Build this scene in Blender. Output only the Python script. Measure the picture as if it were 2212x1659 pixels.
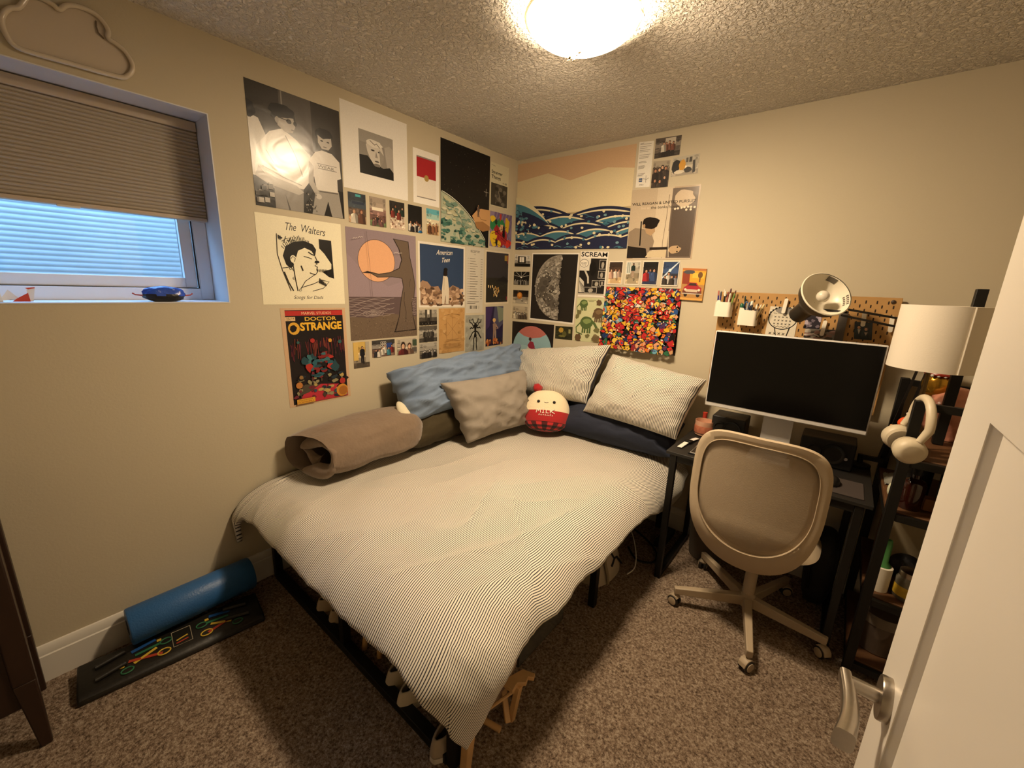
import bpy, bmesh, math, random
from mathutils import Vector as V, Matrix, noise
for o in list(bpy.data.objects): bpy.data.objects.remove(o)
SC = bpy.context.scene
COL = SC.collection
PI = math.pi
# ---------------------------------------------------------------- camera
W, H = 2212, 1659
FPX, YAW, PITCH, ROLL = 884.45, 0.6769, 0.2348, 0.0392
CAM = V((2.1299, -2.6095, 1.5280))
f = V((-math.sin(YAW)*math.cos(PITCH), math.cos(YAW)*math.cos(PITCH), -math.sin(PITCH)))
r = V((math.cos(YAW), math.sin(YAW), 0)); u = r.cross(f)
r2 = r*math.cos(ROLL) + u*math.sin(ROLL); u2 = u*math.cos(ROLL) - r*math.sin(ROLL)
cd = bpy.data.cameras.new('camera'); cam = bpy.data.objects.new('camera', cd); COL.objects.link(cam)
cam.matrix_world = Matrix(((r2.x, u2.x, -f.x, CAM.x), (r2.y, u2.y, -f.y, CAM.y), (r2.z, u2.z, -f.z, CAM.z), (0, 0, 0, 1)))
cd.sensor_fit = 'HORIZONTAL'; cd.sensor_width = 36; cd.lens = FPX/W*36; cd.clip_start = 0.02
SC.camera = cam
# ---------------------------------------------------------------- world, exposure
wd = bpy.data.worlds.new('world'); SC.world = wd; wd.use_nodes = True
wd.node_tree.nodes['Background'].inputs[0].default_value = (0.30, 0.585, 1.0, 1)
wd.node_tree.nodes['Background'].inputs[1].default_value = 11.5
vs = SC.view_settings
vs.view_transform = 'Standard'; vs.look = 'None'; vs.gamma = 1; vs.use_curve_mapping = False; vs.exposure = 0.08
LAMP_COL = (1.0, 0.765, 0.50)      # the ceiling fixture's own light, built in ceiling_light below
LAMP_BASE, LAMP_HOT = 4.0, 460.0

# ---------------------------------------------------------------- helpers
def lin(c):
    c = c.lstrip('#'); c = [int(c[i:i+2], 16)/255 for i in (0, 2, 4)]
    return tuple(x/12.92 if x <= .04045 else ((x+.055)/1.055)**2.4 for x in c)
MATS = {}
def mat(name, col='#808080', rough=.6, metal=0, var=0, vs_=20, bump=0, bs=60, emit=None, es=0, alpha=1, trans=0, spec=.5, sheen=0, coat=0):
    if name in MATS: return MATS[name]
    m = bpy.data.materials.new(name); m.use_nodes = True; MATS[name] = m
    nt = m.node_tree; p = nt.nodes['Principled BSDF']
    c = lin(col)
    p.inputs['Base Color'].default_value = (*c, 1); p.inputs['Roughness'].default_value = rough
    p.inputs['Metallic'].default_value = metal; p.inputs['Specular IOR Level'].default_value = spec
    p.inputs['Alpha'].default_value = alpha; p.inputs['Transmission Weight'].default_value = trans
    p.inputs['Sheen Weight'].default_value = sheen; p.inputs['Coat Weight'].default_value = coat
    tc = nt.nodes.new('ShaderNodeTexCoord')
    if var or bump:
        n = nt.nodes.new('ShaderNodeTexNoise'); n.inputs['Scale'].default_value = vs_; n.inputs['Detail'].default_value = 4
        nt.links.new(tc.outputs['Object'], n.inputs['Vector'])
    if var:
        mx = nt.nodes.new('ShaderNodeMix'); mx.data_type = 'RGBA'
        mx.inputs[6].default_value = (*[x*(1-var) for x in c], 1); mx.inputs[7].default_value = (*[min(1, x*(1+var)) for x in c], 1)
        nt.links.new(n.outputs['Fac'], mx.inputs[0]); nt.links.new(mx.outputs[2], p.inputs['Base Color'])
    if bump:
        n2 = nt.nodes.new('ShaderNodeTexNoise'); n2.inputs['Scale'].default_value = bs; n2.inputs['Detail'].default_value = 3
        nt.links.new(tc.outputs['Object'], n2.inputs['Vector'])
        b = nt.nodes.new('ShaderNodeBump'); b.inputs['Strength'].default_value = bump; b.inputs['Distance'].default_value = .01
        nt.links.new(n2.outputs['Fac'], b.inputs['Height']); nt.links.new(b.outputs[0], p.inputs['Normal'])
    if emit:
        p.inputs['Emission Color'].default_value = (*lin(emit), 1); p.inputs['Emission Strength'].default_value = es
    return m
def new(): return bmesh.new()
def box(bm, x0, x1, y0, y1, z0, z1):
    v = [bm.verts.new((x, y, z)) for x in (x0, x1) for y in (y0, y1) for z in (z0, z1)]
    for q in ((0, 1, 3, 2), (4, 6, 7, 5), (0, 4, 5, 1), (2, 3, 7, 6), (0, 2, 6, 4), (1, 5, 7, 3)):
        bm.faces.new([v[i] for i in q])
    return bm
def frame_of(d):
    d = V(d).normalized(); a = V((0, 0, 1)) if abs(d.z) < .9 else V((1, 0, 0))
    s = d.cross(a).normalized(); return d, s, s.cross(d).normalized()
def bar(bm, a, b, w, h=None, w2=None, h2=None):
    """box-section bar from a to b, w wide (sideways) and h high, tapering to w2 x h2"""
    a, b = V(a), V(b); h = h or w; w2 = w2 or w; h2 = h2 or h
    d, s, t = frame_of(b-a); vv = []
    for p, ww, hh in ((a, w, h), (b, w2, h2)):
        vv.append([bm.verts.new(p + s*(i*ww/2) + t*(j*hh/2)) for i, j in ((-1, -1), (1, -1), (1, 1), (-1, 1))])
    A, B = vv
    for i in range(4): bm.faces.new((A[i], A[(i+1) % 4], B[(i+1) % 4], B[i]))
    bm.faces.new(A[::-1]); bm.faces.new(B); return bm
def tube(bm, pts, rad, n=10, closed=False, cap=True):
    pts = [V(p) for p in pts]; k = len(pts); rr = rad if isinstance(rad, (list, tuple)) else [rad]*k
    rings = []; up = None
    for i, p in enumerate(pts):
        if closed: d = pts[(i+1) % k]-pts[i-1]
        else: d = pts[min(i+1, k-1)]-pts[max(i-1, 0)]
        d.normalize()
        if up is None: _, s, t = frame_of(d)
        else:
            s = up - d*up.dot(d)
            s = s.normalized() if s.length > 1e-6 else frame_of(d)[1]
            t = s.cross(d)
        up = s; t = d.cross(s)
        rings.append([bm.verts.new(p + (s*math.cos(2*PI*j/n) + t*math.sin(2*PI*j/n))*rr[i]) for j in range(n)])
    for i in range(k if closed else k-1):
        A, B = rings[i], rings[(i+1) % k]
        for j in range(n): bm.faces.new((A[j], A[(j+1) % n], B[(j+1) % n], B[j]))
    if cap and not closed: bm.faces.new(rings[0][::-1]); bm.faces.new(rings[-1])
    return bm
def lathe(bm, prof, c=(0, 0, 0), ax=(0, 0, 1), n=32, cap=True):
    c = V(c); d, s, t = frame_of(ax); rings = []
    for rr, z in prof:
        rings.append([bm.verts.new(c + d*z + (s*math.cos(2*PI*j/n)+t*math.sin(2*PI*j/n))*max(rr, 1e-4)) for j in range(n)])
    for A, B in zip(rings, rings[1:]):
        for j in range(n): bm.faces.new((A[j], A[(j+1) % n], B[(j+1) % n], B[j]))
    if cap: bm.faces.new(rings[0][::-1]); bm.faces.new(rings[-1])
    return bm
def prism(bm, pts, vec):
    vec = V(vec); a = [bm.verts.new(V(p)) for p in pts]; b = [bm.verts.new(V(p)+vec) for p in pts]
    bm.faces.new(a[::-1]); bm.faces.new(b); n = len(a)
    for i in range(n): bm.faces.new((a[i], a[(i+1) % n], b[(i+1) % n], b[i]))
    return bm
def grid(bm, fn, nu, nv, uv=None, wrap=False):
    """fn(i/nu, j/nv) -> point; optional uv fn"""
    vv = [[bm.verts.new(fn(i/nu, j/nv)) for j in range(nv+1)] for i in range(nu if wrap else nu+1)]
    lay = bm.loops.layers.uv.verify() if uv else None
    for i in range(nu):
        for j in range(nv):
            i2 = (i+1) % nu if wrap else i+1
            fc = bm.faces.new((vv[i][j], vv[i2][j], vv[i2][j+1], vv[i][j+1]))
            if uv:
                for lp, (a, b) in zip(fc.loops, ((i, j), (i+1, j), (i+1, j+1), (i, j+1))): lp[lay].uv = uv(a/nu, b/nv)
    return vv
def ball(bm, c, rx, ry=None, rz=None, n=16, m=10, M=None):
    ry = ry or rx; rz = rz or rx; c = V(c)
    lathe_ = [(math.sin(PI*i/m), -math.cos(PI*i/m)) for i in range(m+1)]
    rings = []
    for s, z in lathe_:
        ring = []
        for j in range(n):
            p = V((s*math.cos(2*PI*j/n)*rx, s*math.sin(2*PI*j/n)*ry, z*rz))
            if M: p = M @ p
            ring.append(bm.verts.new(c+p))
        rings.append(ring)
    for A, B in zip(rings, rings[1:]):
        for j in range(n): bm.faces.new((A[j], A[(j+1) % n], B[(j+1) % n], B[j]))
    return bm
ORG = {}
def tag(o, label=None, cat=None, group=None, kind=None):
    if label: o['label'] = label
    if cat: o['category'] = cat
    if group: o['group'] = group
    if kind: o['kind'] = kind
    return o
def obj(name, bm, m, parent=None, bev=0, smooth=True, label=None, cat=None, group=None, kind=None, fix=True, sub=0, ang=40):
    """links bm (in world coordinates) as one mesh object"""
    bmesh.ops.remove_doubles(bm, verts=bm.verts, dist=1e-6)
    if fix: bmesh.ops.recalc_face_normals(bm, faces=bm.faces)
    me = bpy.data.meshes.new(name)
    if parent is None:
        xs = [v.co for v in bm.verts]
        org = V(((min(p.x for p in xs)+max(p.x for p in xs))/2, (min(p.y for p in xs)+max(p.y for p in xs))/2, min(p.z for p in xs)))
    else: org = ORG[parent.name]
    bmesh.ops.translate(bm, verts=bm.verts, vec=-org)
    bm.to_mesh(me); bm.free()
    for mm in (m if isinstance(m, (list, tuple)) else [m]): me.materials.append(mm)
    if smooth:
        me.polygons.foreach_set('use_smooth', [True]*len(me.polygons)); me.set_sharp_from_angle(angle=math.radians(ang))
    o = bpy.data.objects.new(name, me); COL.objects.link(o)
    if parent is None: o.location = org
    else: o.parent = parent
    ORG[o.name] = org
    if bev:
        md = o.modifiers.new('bevel', 'BEVEL'); md.width = bev; md.segments = 2; md.limit_method = 'ANGLE'
    if sub:
        md = o.modifiers.new('sub', 'SUBSURF'); md.levels = sub; md.render_levels = sub
    return tag(o, label, cat, group, kind)
def thing(name, loc, label, cat, group=None):
    o = bpy.data.objects.new(name, None); o.empty_display_size = .05; COL.objects.link(o)
    o.location = loc; ORG[o.name] = V(loc); return tag(o, label, cat, group)
def copy_tree(o, parent=None):
    c = o.copy(); COL.objects.link(c); ORG[c.name] = ORG[o.name].copy()
    if parent: c.parent = parent
    for ch in list(o.children): copy_tree(ch, c)
    return c
def struct(name, bm, m, parent=None, **k): return obj(name, bm, m, parent, kind=None if parent else 'structure', **k)

# ---------------------------------------------------------------- setting
def wall_mat():
    m = mat('wall_paint', '#c1b69d', .75)
    nt = m.node_tree; p = nt.nodes['Principled BSDF']; tc = nt.nodes.new('ShaderNodeTexCoord')
    n = nt.nodes.new('ShaderNodeTexNoise'); n.inputs['Scale'].default_value = 140; n.inputs['Detail'].default_value = 2
    b = nt.nodes.new('ShaderNodeBump'); b.inputs['Strength'].default_value = .12; b.inputs['Distance'].default_value = .003
    nt.links.new(tc.outputs['Object'], n.inputs['Vector']); nt.links.new(n.outputs['Fac'], b.inputs['Height']); nt.links.new(b.outputs[0], p.inputs['Normal'])
    return m
def ceil_mat():
    m = mat('ceiling_texture', '#e9e2d8', .9)
    nt = m.node_tree; p = nt.nodes['Principled BSDF']; tc = nt.nodes.new('ShaderNodeTexCoord')
    n = nt.nodes.new('ShaderNodeTexNoise'); n.inputs['Scale'].default_value = 62; n.inputs['Detail'].default_value = 3; n.inputs['Roughness'].default_value = .6
    n.inputs['Distortion'].default_value = .6
    rp = nt.nodes.new('ShaderNodeValToRGB'); rp.color_ramp.elements[0].position = .42; rp.color_ramp.elements[1].position = .62
    b = nt.nodes.new('ShaderNodeBump'); b.inputs['Strength'].default_value = 1; b.inputs['Distance'].default_value = .010
    nt.links.new(tc.outputs['Object'], n.inputs['Vector']); nt.links.new(n.outputs['Fac'], rp.inputs[0]); nt.links.new(rp.outputs[0], b.inputs['Height']); nt.links.new(b.outputs[0], p.inputs['Normal'])
    return m
def carpet_mat():
    m = mat('carpet_pile', '#6b5a49', .95, spec=.1)
    nt = m.node_tree; p = nt.nodes['Principled BSDF']; tc = nt.nodes.new('ShaderNodeTexCoord')
    n = nt.nodes.new('ShaderNodeTexNoise'); n.inputs['Scale'].default_value = 115; n.inputs['Detail'].default_value = 5; n.inputs['Roughness'].default_value = .75
    n3 = nt.nodes.new('ShaderNodeTexNoise'); n3.inputs['Scale'].default_value = 7; n3.inputs['Detail'].default_value = 3
    rp = nt.nodes.new('ShaderNodeValToRGB'); e = rp.color_ramp.elements
    e[0].position = .36; e[0].color = (*lin('#56463a'), 1); e[1].position = .66; e[1].color = (*lin('#dccab4'), 1)
    q = e.new(.5); q.color = (*lin('#a48d78'), 1)
    mx = nt.nodes.new('ShaderNodeMix'); mx.data_type = 'RGBA'; mx.blend_type = 'MULTIPLY'; mx.inputs[0].default_value = .2
    b = nt.nodes.new('ShaderNodeBump'); b.inputs['Strength'].default_value = 1.0; b.inputs['Distance'].default_value = .012
    nt.links.new(tc.outputs['Object'], n.inputs['Vector']); nt.links.new(tc.outputs['Object'], n3.inputs['Vector'])
    nt.links.new(n.outputs['Fac'], rp.inputs[0]); nt.links.new(rp.outputs[0], mx.inputs[6]); nt.links.new(n3.outputs['Fac'], mx.inputs[7])
    nt.links.new(mx.outputs[2], p.inputs['Base Color']); nt.links.new(n.outputs['Fac'], b.inputs['Height']); nt.links.new(b.outputs[0], p.inputs['Normal'])
    return m
WALL = wall_mat(); TRIM = mat('white_trim', '#d9d4ca', .45); VINYL = mat('white_vinyl', '#e4e6ea', .35)
RX, FY, CH = 3.05, -3.35, 2.44
WY0, WY1, WZ0, WZ1 = -2.99, -1.969, 1.408, 2.152     # window opening in the left wall
struct('floor', box(new(), -.3, RX+.1, FY-.1, .1, -.1, 0), carpet_mat())
struct('ceiling', box(new(), -.3, RX+.1, FY-.1, .1, CH, CH+.1), ceil_mat())
struct('wall_back', box(new(), -.3, RX+.1, 0, .1, 0, CH), WALL)
bm = new(); T = -.25
box(bm, T, 0, WY1, 0, 0, CH); box(bm, T, 0, FY, WY0, 0, CH); box(bm, T, 0, WY0, WY1, 0, WZ0); box(bm, T, 0, WY0, WY1, WZ1, CH)
struct('wall_left', bm, WALL)
struct('wall_right', box(new(), RX, RX+.1, FY, 0, 0, CH), WALL)
struct('wall_front', box(new(), -.3, RX+.1, FY-.1, FY, 0, CH), WALL)
struct('wall_entry', box(new(), 2.30, RX, -2.70, -2.58, 0, CH), WALL)
def base(name, prof_pts, vec):
    return struct(name, prism(new(), prof_pts, vec), TRIM)
pr = [(0, 0), (.016, 0), (.016, .108), (.012, .112), (.012, .138), (.006, .148), (0, .15)]
base('baseboard_left', [(a, FY, b) for a, b in pr], (0, -FY, 0))
base('baseboard_back', [(.017, -a, b) for a, b in pr], (RX-.034, 0, 0))
base('baseboard_right', [(RX-a, FY, b) for a, b in pr], (0, -FY, 0))
# reveal, window frame, sash, glass
bm = new(); REV = mat('reveal_paint', '#d3d3d6', .6)
t = .004
box(bm, -.225, .0015, WY1-t, WY1, WZ0, WZ1); box(bm, -.225, .0015, WY0, WY0+t, WZ0, WZ1)
box(bm, -.225, .0015, WY0+t, WY1-t, WZ0, WZ0+t); box(bm, -.225, .0015, WY0+t, WY1-t, WZ1-t, WZ1)
struct('trim_1', bm, REV, smooth=False)
def rect_frame(bm, x0, x1, y0, y1, z0, z1, w):
    box(bm, x0, x1, y0, y0+w, z0, z1); box(bm, x0, x1, y1-w, y1, z0, z1); box(bm, x0, x1, y0+w, y1-w, z0, z0+w); box(bm, x0, x1, y0+w, y1-w, z1-w, z1)
win = struct('window_1', (lambda b: (rect_frame(b, -.245, -.185, WY0+t, WY1-t, WZ0+t, WZ1-t, .05), b)[1])(new()), VINYL, bev=.003)
b = new(); rect_frame(b, -.235, -.2, WY0+.06, WY1-.06, WZ0+.058, WZ1-.06, .042); struct('sash', b, VINYL, win, bev=.003)
b = new(); rect_frame(b, -.1985, -.196, WY0+.054, WY1-.054, WZ0+.052, WZ1-.054, .005); struct('sash_gasket', b, mat('gasket', '#24262a', .6), win)
gl = bpy.data.materials.new('window_glass'); gl.use_nodes = True; nt = gl.node_tree
for nn in list(nt.nodes): nt.nodes.remove(nn)
o_ = nt.nodes.new('ShaderNodeOutputMaterial'); tr = nt.nodes.new('ShaderNodeBsdfTransparent'); gs = nt.nodes.new('ShaderNodeBsdfGlossy'); gs.inputs['Roughness'].default_value = .03
mx = nt.nodes.new('ShaderNodeMixShader'); mx.inputs[0].default_value = .06; tr.inputs[0].default_value = (.9, .94, .96, 1)
nt.links.new(tr.outputs[0], mx.inputs[1]); nt.links.new(gs.outputs[0], mx.inputs[2]); nt.links.new(mx.outputs[0], o_.inputs[0])
struct('pane', box(new(), -.222, -.216, WY0+.1, WY1-.1, WZ0+.098, WZ1-.1), gl, win)
# corrugated steel window well outside
def well(a, z):
    y = -2.48+1.05*math.cos(PI*a); x = -.25-.75*max(0, math.sin(PI*a))**.6
    zz = 1.15+z*1.15; k = .0035*abs(math.sin(PI*zz/.026))
    return V((x+k*math.sin(PI*a)*1, y+k*math.cos(PI*a), zz))
bm = new(); grid(bm, well, 36, 500)
struct('wall_outside', bm, mat('galvanised_steel', '#b9bcc0', .45, metal=.0, var=.12, vs_=6), fix=False)
struct('ground_outside', box(new(), -1.6, -.26, -3.7, -1.3, 1.08, 1.16), mat('pea_gravel', '#8d8b86', .9, var=.4, vs_=60))
# door, opened into the room along the right of the frame
DX, DY0, DY1 = 2.275, -2.555, -1.787
DOORP = mat('door_paint', '#e6e0d6', .38)
bm = new(); d_ = .045
def door_face(bm):
    z0, z1 = .01, 2.03; ys = (DY0, DY1); pan = [(.22, 1.4-.15), (1.4-.0, 1.4)]
    box(bm, DX+.03, DX+d_, DY0, DY1, z0, z1)
    s = .13
    def fill(y0, y1, za, zb): box(bm, DX, DX+.03, y0, y1, za, zb)
    fill(DY1-s, DY1, z0, z1); fill(DY0, DY0+s, z0, z1)
    fill(DY0+s, DY1-s, z0, .24); fill(DY0+s, DY1-s, 1.397, 1.53); fill(DY0+s, DY1-s, 1.90, z1)
    for za, zb in ((.24, 1.397), (1.53, 1.90)):
        a, bb, k = DY0+s, DY1-s, .009
        o4 = [(DX+.001, a, za), (DX+.001, bb, za), (DX+.001, bb, zb), (DX+.001, a, zb)]
        i4 = [(DX+.0105, a+k, za+k), (DX+.0105, bb-k, za+k), (DX+.0105, bb-k, zb-k), (DX+.0105, a+k, zb-k)]
        A = [bm.verts.new(p) for p in o4]; B = [bm.verts.new(p) for p in i4]
        for i in range(4): bm.faces.new((A[i], A[(i+1) % 4], B[(i+1) % 4], B[i]))
        bm.faces.new(B)
    return bm
door = struct('door_1', door_face(new()), DOORP, smooth=False)
NICK = mat('brushed_nickel', '#b3aba0', .28, metal=1, var=.1, vs_=90)
hc = V((DX, -1.87, .952))
bm = new(); lathe(bm, [(.004, -.012), (.031, -.012), (.032, -.010), (.032, 0)], hc, (1, 0, 0), 40)
rose = struct('handle_rose', bm, NICK, door)
bm = new(); tube(bm, [hc+V((-.01, 0, 0)), hc+V((-.05, 0, 0))], .0105, 16)
n_ = 14; pts = []; 
def lever(a, c):
    y = hc.y+.012-a*.128; th = 2*PI*c; hh = .0115+.005*a
    xx = .0075+.005*a
    bow = -.052+.012*math.sin(PI*a)*.6
    return V((hc.x+bow+xx*abs(math.cos(th))**.5*(1 if math.cos(th) > 0 else -1), y, hc.z-.004*math.sin(PI*a)+hh*abs(math.sin(th))**.6*(1 if math.sin(th) > 0 else -1)))
vv = grid(bm, lambda a, c: lever(c, a), 20, 18, wrap=True)
bm.faces.new([q[0] for q in vv]); bm.faces.new([q[-1] for q in vv][::-1])
struct('lever_handle', bm, NICK, rose)
for k, z in enumerate((.25, 1.02, 1.8)):
    b = new(); tube(b, [(DX+.052, DY0-.008, z), (DX+.052, DY0-.008, z+.09)], .006, 10); struct('hinge', b, NICK, door)
# ---------------------------------------------------------------- ceiling light
LC = V((1.255, -1.215, CH))
cl = thing('ceiling_light', LC - V((0, 0, .12)), 'round frosted glass bowl light glowing on the textured ceiling', 'ceiling light')
bm = new(); lathe(bm, [(.145, 0), (.15, -.006), (.145, -.022), (.02, -.022)], LC, n=48)
obj('mounting_pan', bm, mat('pan_white', '#d8d2c6', .5), cl)
gm = bpy.data.materials.new('lit_glass'); gm.use_nodes = True; nt = gm.node_tree
for nn in list(nt.nodes): nt.nodes.remove(nn)
HOT_SPOTS = ((.025, -.045), (.11, .06), (-.08, .075))
o_ = nt.nodes.new('ShaderNodeOutputMaterial'); em = nt.nodes.new('ShaderNodeEmission'); tc = nt.nodes.new('ShaderNodeTexCoord')
em.inputs[0].default_value = (*LAMP_COL, 1); prev = None
for bx, by in HOT_SPOTS:       # bright spots put into the bowl's emission; no bulbs are modelled
    sb = nt.nodes.new('ShaderNodeVectorMath'); sb.operation = 'SUBTRACT'; sb.inputs[1].default_value = (bx, by, .04)
    ln = nt.nodes.new('ShaderNodeVectorMath'); ln.operation = 'LENGTH'
    mr = nt.nodes.new('ShaderNodeMapRange'); mr.interpolation_type = 'SMOOTHSTEP'; mr.inputs[1].default_value = .085; mr.inputs[2].default_value = .03
    mr.inputs[3].default_value = 0; mr.inputs[4].default_value = LAMP_HOT
    nt.links.new(tc.outputs['Object'], sb.inputs[0]); nt.links.new(sb.outputs[0], ln.inputs[0]); nt.links.new(ln.outputs['Value'], mr.inputs[0])
    if prev:
        ad = nt.nodes.new('ShaderNodeMath'); ad.operation = 'ADD'; nt.links.new(prev, ad.inputs[0]); nt.links.new(mr.outputs[0], ad.inputs[1]); prev = ad.outputs[0]
    else: prev = mr.outputs[0]
ad = nt.nodes.new('ShaderNodeMath'); ad.operation = 'ADD'; ad.inputs[1].default_value = LAMP_BASE
nt.links.new(prev, ad.inputs[0]); nt.links.new(ad.outputs[0], em.inputs[1]); nt.links.new(em.outputs[0], o_.inputs[0])
bm = new(); prof = [(.19*math.sin(PI/2*i/14), -.10+.075*(1-math.cos(PI/2*i/14))) for i in range(15)]
lathe(bm, prof, LC, n=64, cap=False)
obj('glass_bowl', bm, gm, cl)
bm = new(); tube(bm, [LC+V((.194*math.cos(2*PI*i/48), .194*math.sin(2*PI*i/48), -.026)) for i in range(48)], .0045, 8, closed=True)
obj('glass_rim', bm, mat('clear_glass_rim', '#e9dfb8', .1, alpha=.75), cl)
for k in range(3):
    a = .35+2*PI*k/3; p = LC+V((.2*math.cos(a), .2*math.sin(a), -.032)); bm = new(); bar(bm, p+V((0, 0, -.012)), p+V((-.02*math.cos(a), -.02*math.sin(a), .02)), .012, .004)
    obj('bowl_clip', bm, NICK, cl)
bm = new(); rg = random.Random(3); px_ = LC+V((-.05, .035, -.1035))
for k in range(6): ball(bm, px_+V((rg.uniform(-.035, .035), rg.uniform(-.03, .03), .0)), .004+.005*rg.random(), .0035, .0025, 8, 6)
obj('dead_insects', bm, mat('speck_brown', '#4a3a1c', .9), cl)
# ---------------------------------------------------------------- window blind
BX = -.15
bl = thing('window_blind', (BX, (WY0+WY1)/2, 1.75), 'beige pleated blind half lowered inside the window recess', 'blind')
HR = mat('blind_rail', '#b9aa96', .5); PL = mat('blind_fabric', '#b3a99a', .85, bump=.1, bs=300)
y0, y1 = WY0+.009, WY1-.007
obj('head_rail', box(new(), BX-.03, BX+.012, y0, y1, 2.108, WZ1-.008), HR, bl, bev=.003)
bm = new(); npl = 25; z0, z1 = 1.766, 2.108; pp = []
for i in range(npl*4+1):
    q = i/4; pp.append((BX-.004+.0085*abs(math.sin(PI*q)), z0+(z1-z0)*i/(npl*4)))
back = [(BX-.024-.006*abs(math.sin(PI*i/4)), z0+(z1-z0)*i/(npl*4)) for i in range(npl*4+1)]
prism(bm, [(x, y0, z) for x, z in pp]+[(x, y0, z) for x, z in back[::-1]], (0, y1-y0, 0))
obj('pleated_fabric', bm, PL, bl, ang=60)
obj('bottom_rail', box(new(), BX-.026, BX+.008, y0, y1, 1.75, 1.766), HR, bl, bev=.003)
obj('pull_tab', box(new(), BX+.008, BX+.014, -2.43, -2.37, 1.744, 1.752), mat('clear_tab', '#d9d4cb', .2), bl, bev=.002)
# ---------------------------------------------------------------- cloud sign
cp = [(-2.471, 2.26), (-2.478, 2.236), (-2.474, 2.204), (-2.460, 2.183), (-2.43, 2.178), (-2.356, 2.18), (-2.232, 2.184), (-2.203, 2.196), (-2.187, 2.22), (-2.186, 2.245), (-2.2, 2.272), (-2.222, 2.287), (-2.239, 2.295), (-2.235, 2.318), (-2.245, 2.34), (-2.266, 2.356), (-2.30, 2.358), (-2.328, 2.348), (-2.347, 2.328), (-2.36, 2.336), (-2.385, 2.342), (-2.412, 2.332), (-2.424, 2.312), (-2.437, 2.292), (-2.455, 2.282)]
def smooth_loop(p, k=4):
    out = []; n = len(p)
    for i in range(n):
        p0, p1, p2, p3 = (V((*p[(i+j) % n], 0)) for j in (-1, 0, 1, 2))
        for s in range(k):
            t = s/k; out.append(.5*((2*p1)+(p2-p0)*t+(2*p0-5*p1+4*p2-p3)*t*t+(3*p1-p0-3*p2+p3)*t**3))
    return out
lp = smooth_loop(cp)
cs = thing('cloud_sign', (0, -2.34, 2.178), 'cloud-shaped wall sign of unlit clear tubing above the window', 'wall sign')
bm = new(); prism(bm, [(.001, p.x, p.y) for p in lp], (.004, 0, 0)); obj('backing_panel', bm, mat('cloud_panel', '#c6b9a6', .3), cs)
bm = new(); tube(bm, [(.012, p.x, p.y) for p in lp], .0075, 10, closed=True); obj('outline_tube', bm, mat('cloud_tube', '#cbbfab', .12, coat=.5), cs)
bm = new(); tube(bm, [(.008, -2.262, 2.336), (.010, -2.264, 2.318), (.010, -2.262, 2.302), (.008, -2.249, 2.29)], .0022, 6); obj('lead_wire', bm, mat('wire_clear', '#6e5d4c', .3), cs)
# ---------------------------------------------------------------- bed
BLK = mat('black_metal', '#100e0b', .5, spec=.35)
bx0, bx1, by0, by1 = .03, 1.405, -1.93, -.06
bed = thing('bed_frame', ((bx0+bx1)/2, (by0+by1)/2, 0), 'black metal platform bed frame under the striped duvet', 'bed')
zt = .27
for x, y in ((bx0+.02, by0+.02), ((bx0+bx1)/2, by0+.02), (bx1-.02, by0+.02), (bx1-.015, -.985), (bx0+.02, -.985), (bx0+.02, by1), (bx1-.02, by1)):
    obj('leg', box(new(), x-.017, x+.017, y-.017, y+.017, .0, zt), BLK, bed, bev=.002)
obj('foot_rail', box(new(), bx0+.037, bx1-.037, by0, by0+.04, .0, .035), BLK, bed, bev=.002)
bm = new(); rect_frame_ = [(bx0, bx1, by0, by0+.03), (bx0, bx1, by1-.03+.03, by1+.03), (bx0, bx0+.03, by0+.03, by1), (bx1-.03, bx1, by0+.03, by1)]
for a in rect_frame_: box(bm, *a, zt, zt+.03)
obj('side_rails', bm, BLK, bed)
for k in range(11):
    y = by0+.1+k*.17; obj('slat', box(new(), bx0+.03, bx1-.03, y, y+.05, zt+.006, zt+.026), BLK, bed)
obj('mattress', box(new(), .03, 1.40, -1.91, -.02, .302, .49), mat('mattress_cover', '#cfc9bf', .85, bump=.2), label='white mattress lying under the striped duvet on the black frame', cat='mattress', bev=.03)
# striped cloth
def stripe_mat(name, freq, light='#e4decf', dark='#3d3a40', duty=.36, rough=.85):
    m = mat(name, light, rough, sheen=.1, spec=.2); nt = m.node_tree; p = nt.nodes['Principled BSDF']
    uvn = nt.nodes.new('ShaderNodeUVMap'); sp = nt.nodes.new('ShaderNodeSeparateXYZ'); nt.links.new(uvn.outputs[0], sp.inputs[0])
    mu = nt.nodes.new('ShaderNodeMath'); mu.operation = 'MULTIPLY'; mu.inputs[1].default_value = freq; nt.links.new(sp.outputs[0], mu.inputs[0])
    fr = nt.nodes.new('ShaderNodeMath'); fr.operation = 'FRACT'; nt.links.new(mu.outputs[0], fr.inputs[0])
    rp = nt.nodes.new('ShaderNodeValToRGB'); e = rp.color_ramp.elements
    e[0].position = duty-.05; e[0].color = (*lin(dark), 1); e[1].position = duty+.02; e[1].color = (*lin(light), 1)
    q = e.new(.96); q.color = (*lin(light), 1); q = e.new(1.0); q.color = (*lin(dark), 1)
    nt.links.new(fr.outputs[0], rp.inputs[0]); nt.links.new(rp.outputs[0], p.inputs['Base Color'])
    tc = nt.nodes.new('ShaderNodeTexCoord'); n = nt.nodes.new('ShaderNodeTexNoise'); n.inputs['Scale'].default_value = 45; n.inputs['Detail'].default_value = 3
    b = nt.nodes.new('ShaderNodeBump'); b.inputs['Strength'].default_value = .2; b.inputs['Distance'].default_value = .004
    nt.links.new(tc.outputs['Object'], n.inputs['Vector']); nt.links.new(n.outputs['Fac'], b.inputs['Height']); nt.links.new(b.outputs[0], p.inputs['Normal'])
    return m
TICK = stripe_mat('ticking_stripe', 116)
def nz(x, y, z=0): return noise.noise(V((x, y, z)))
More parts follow.
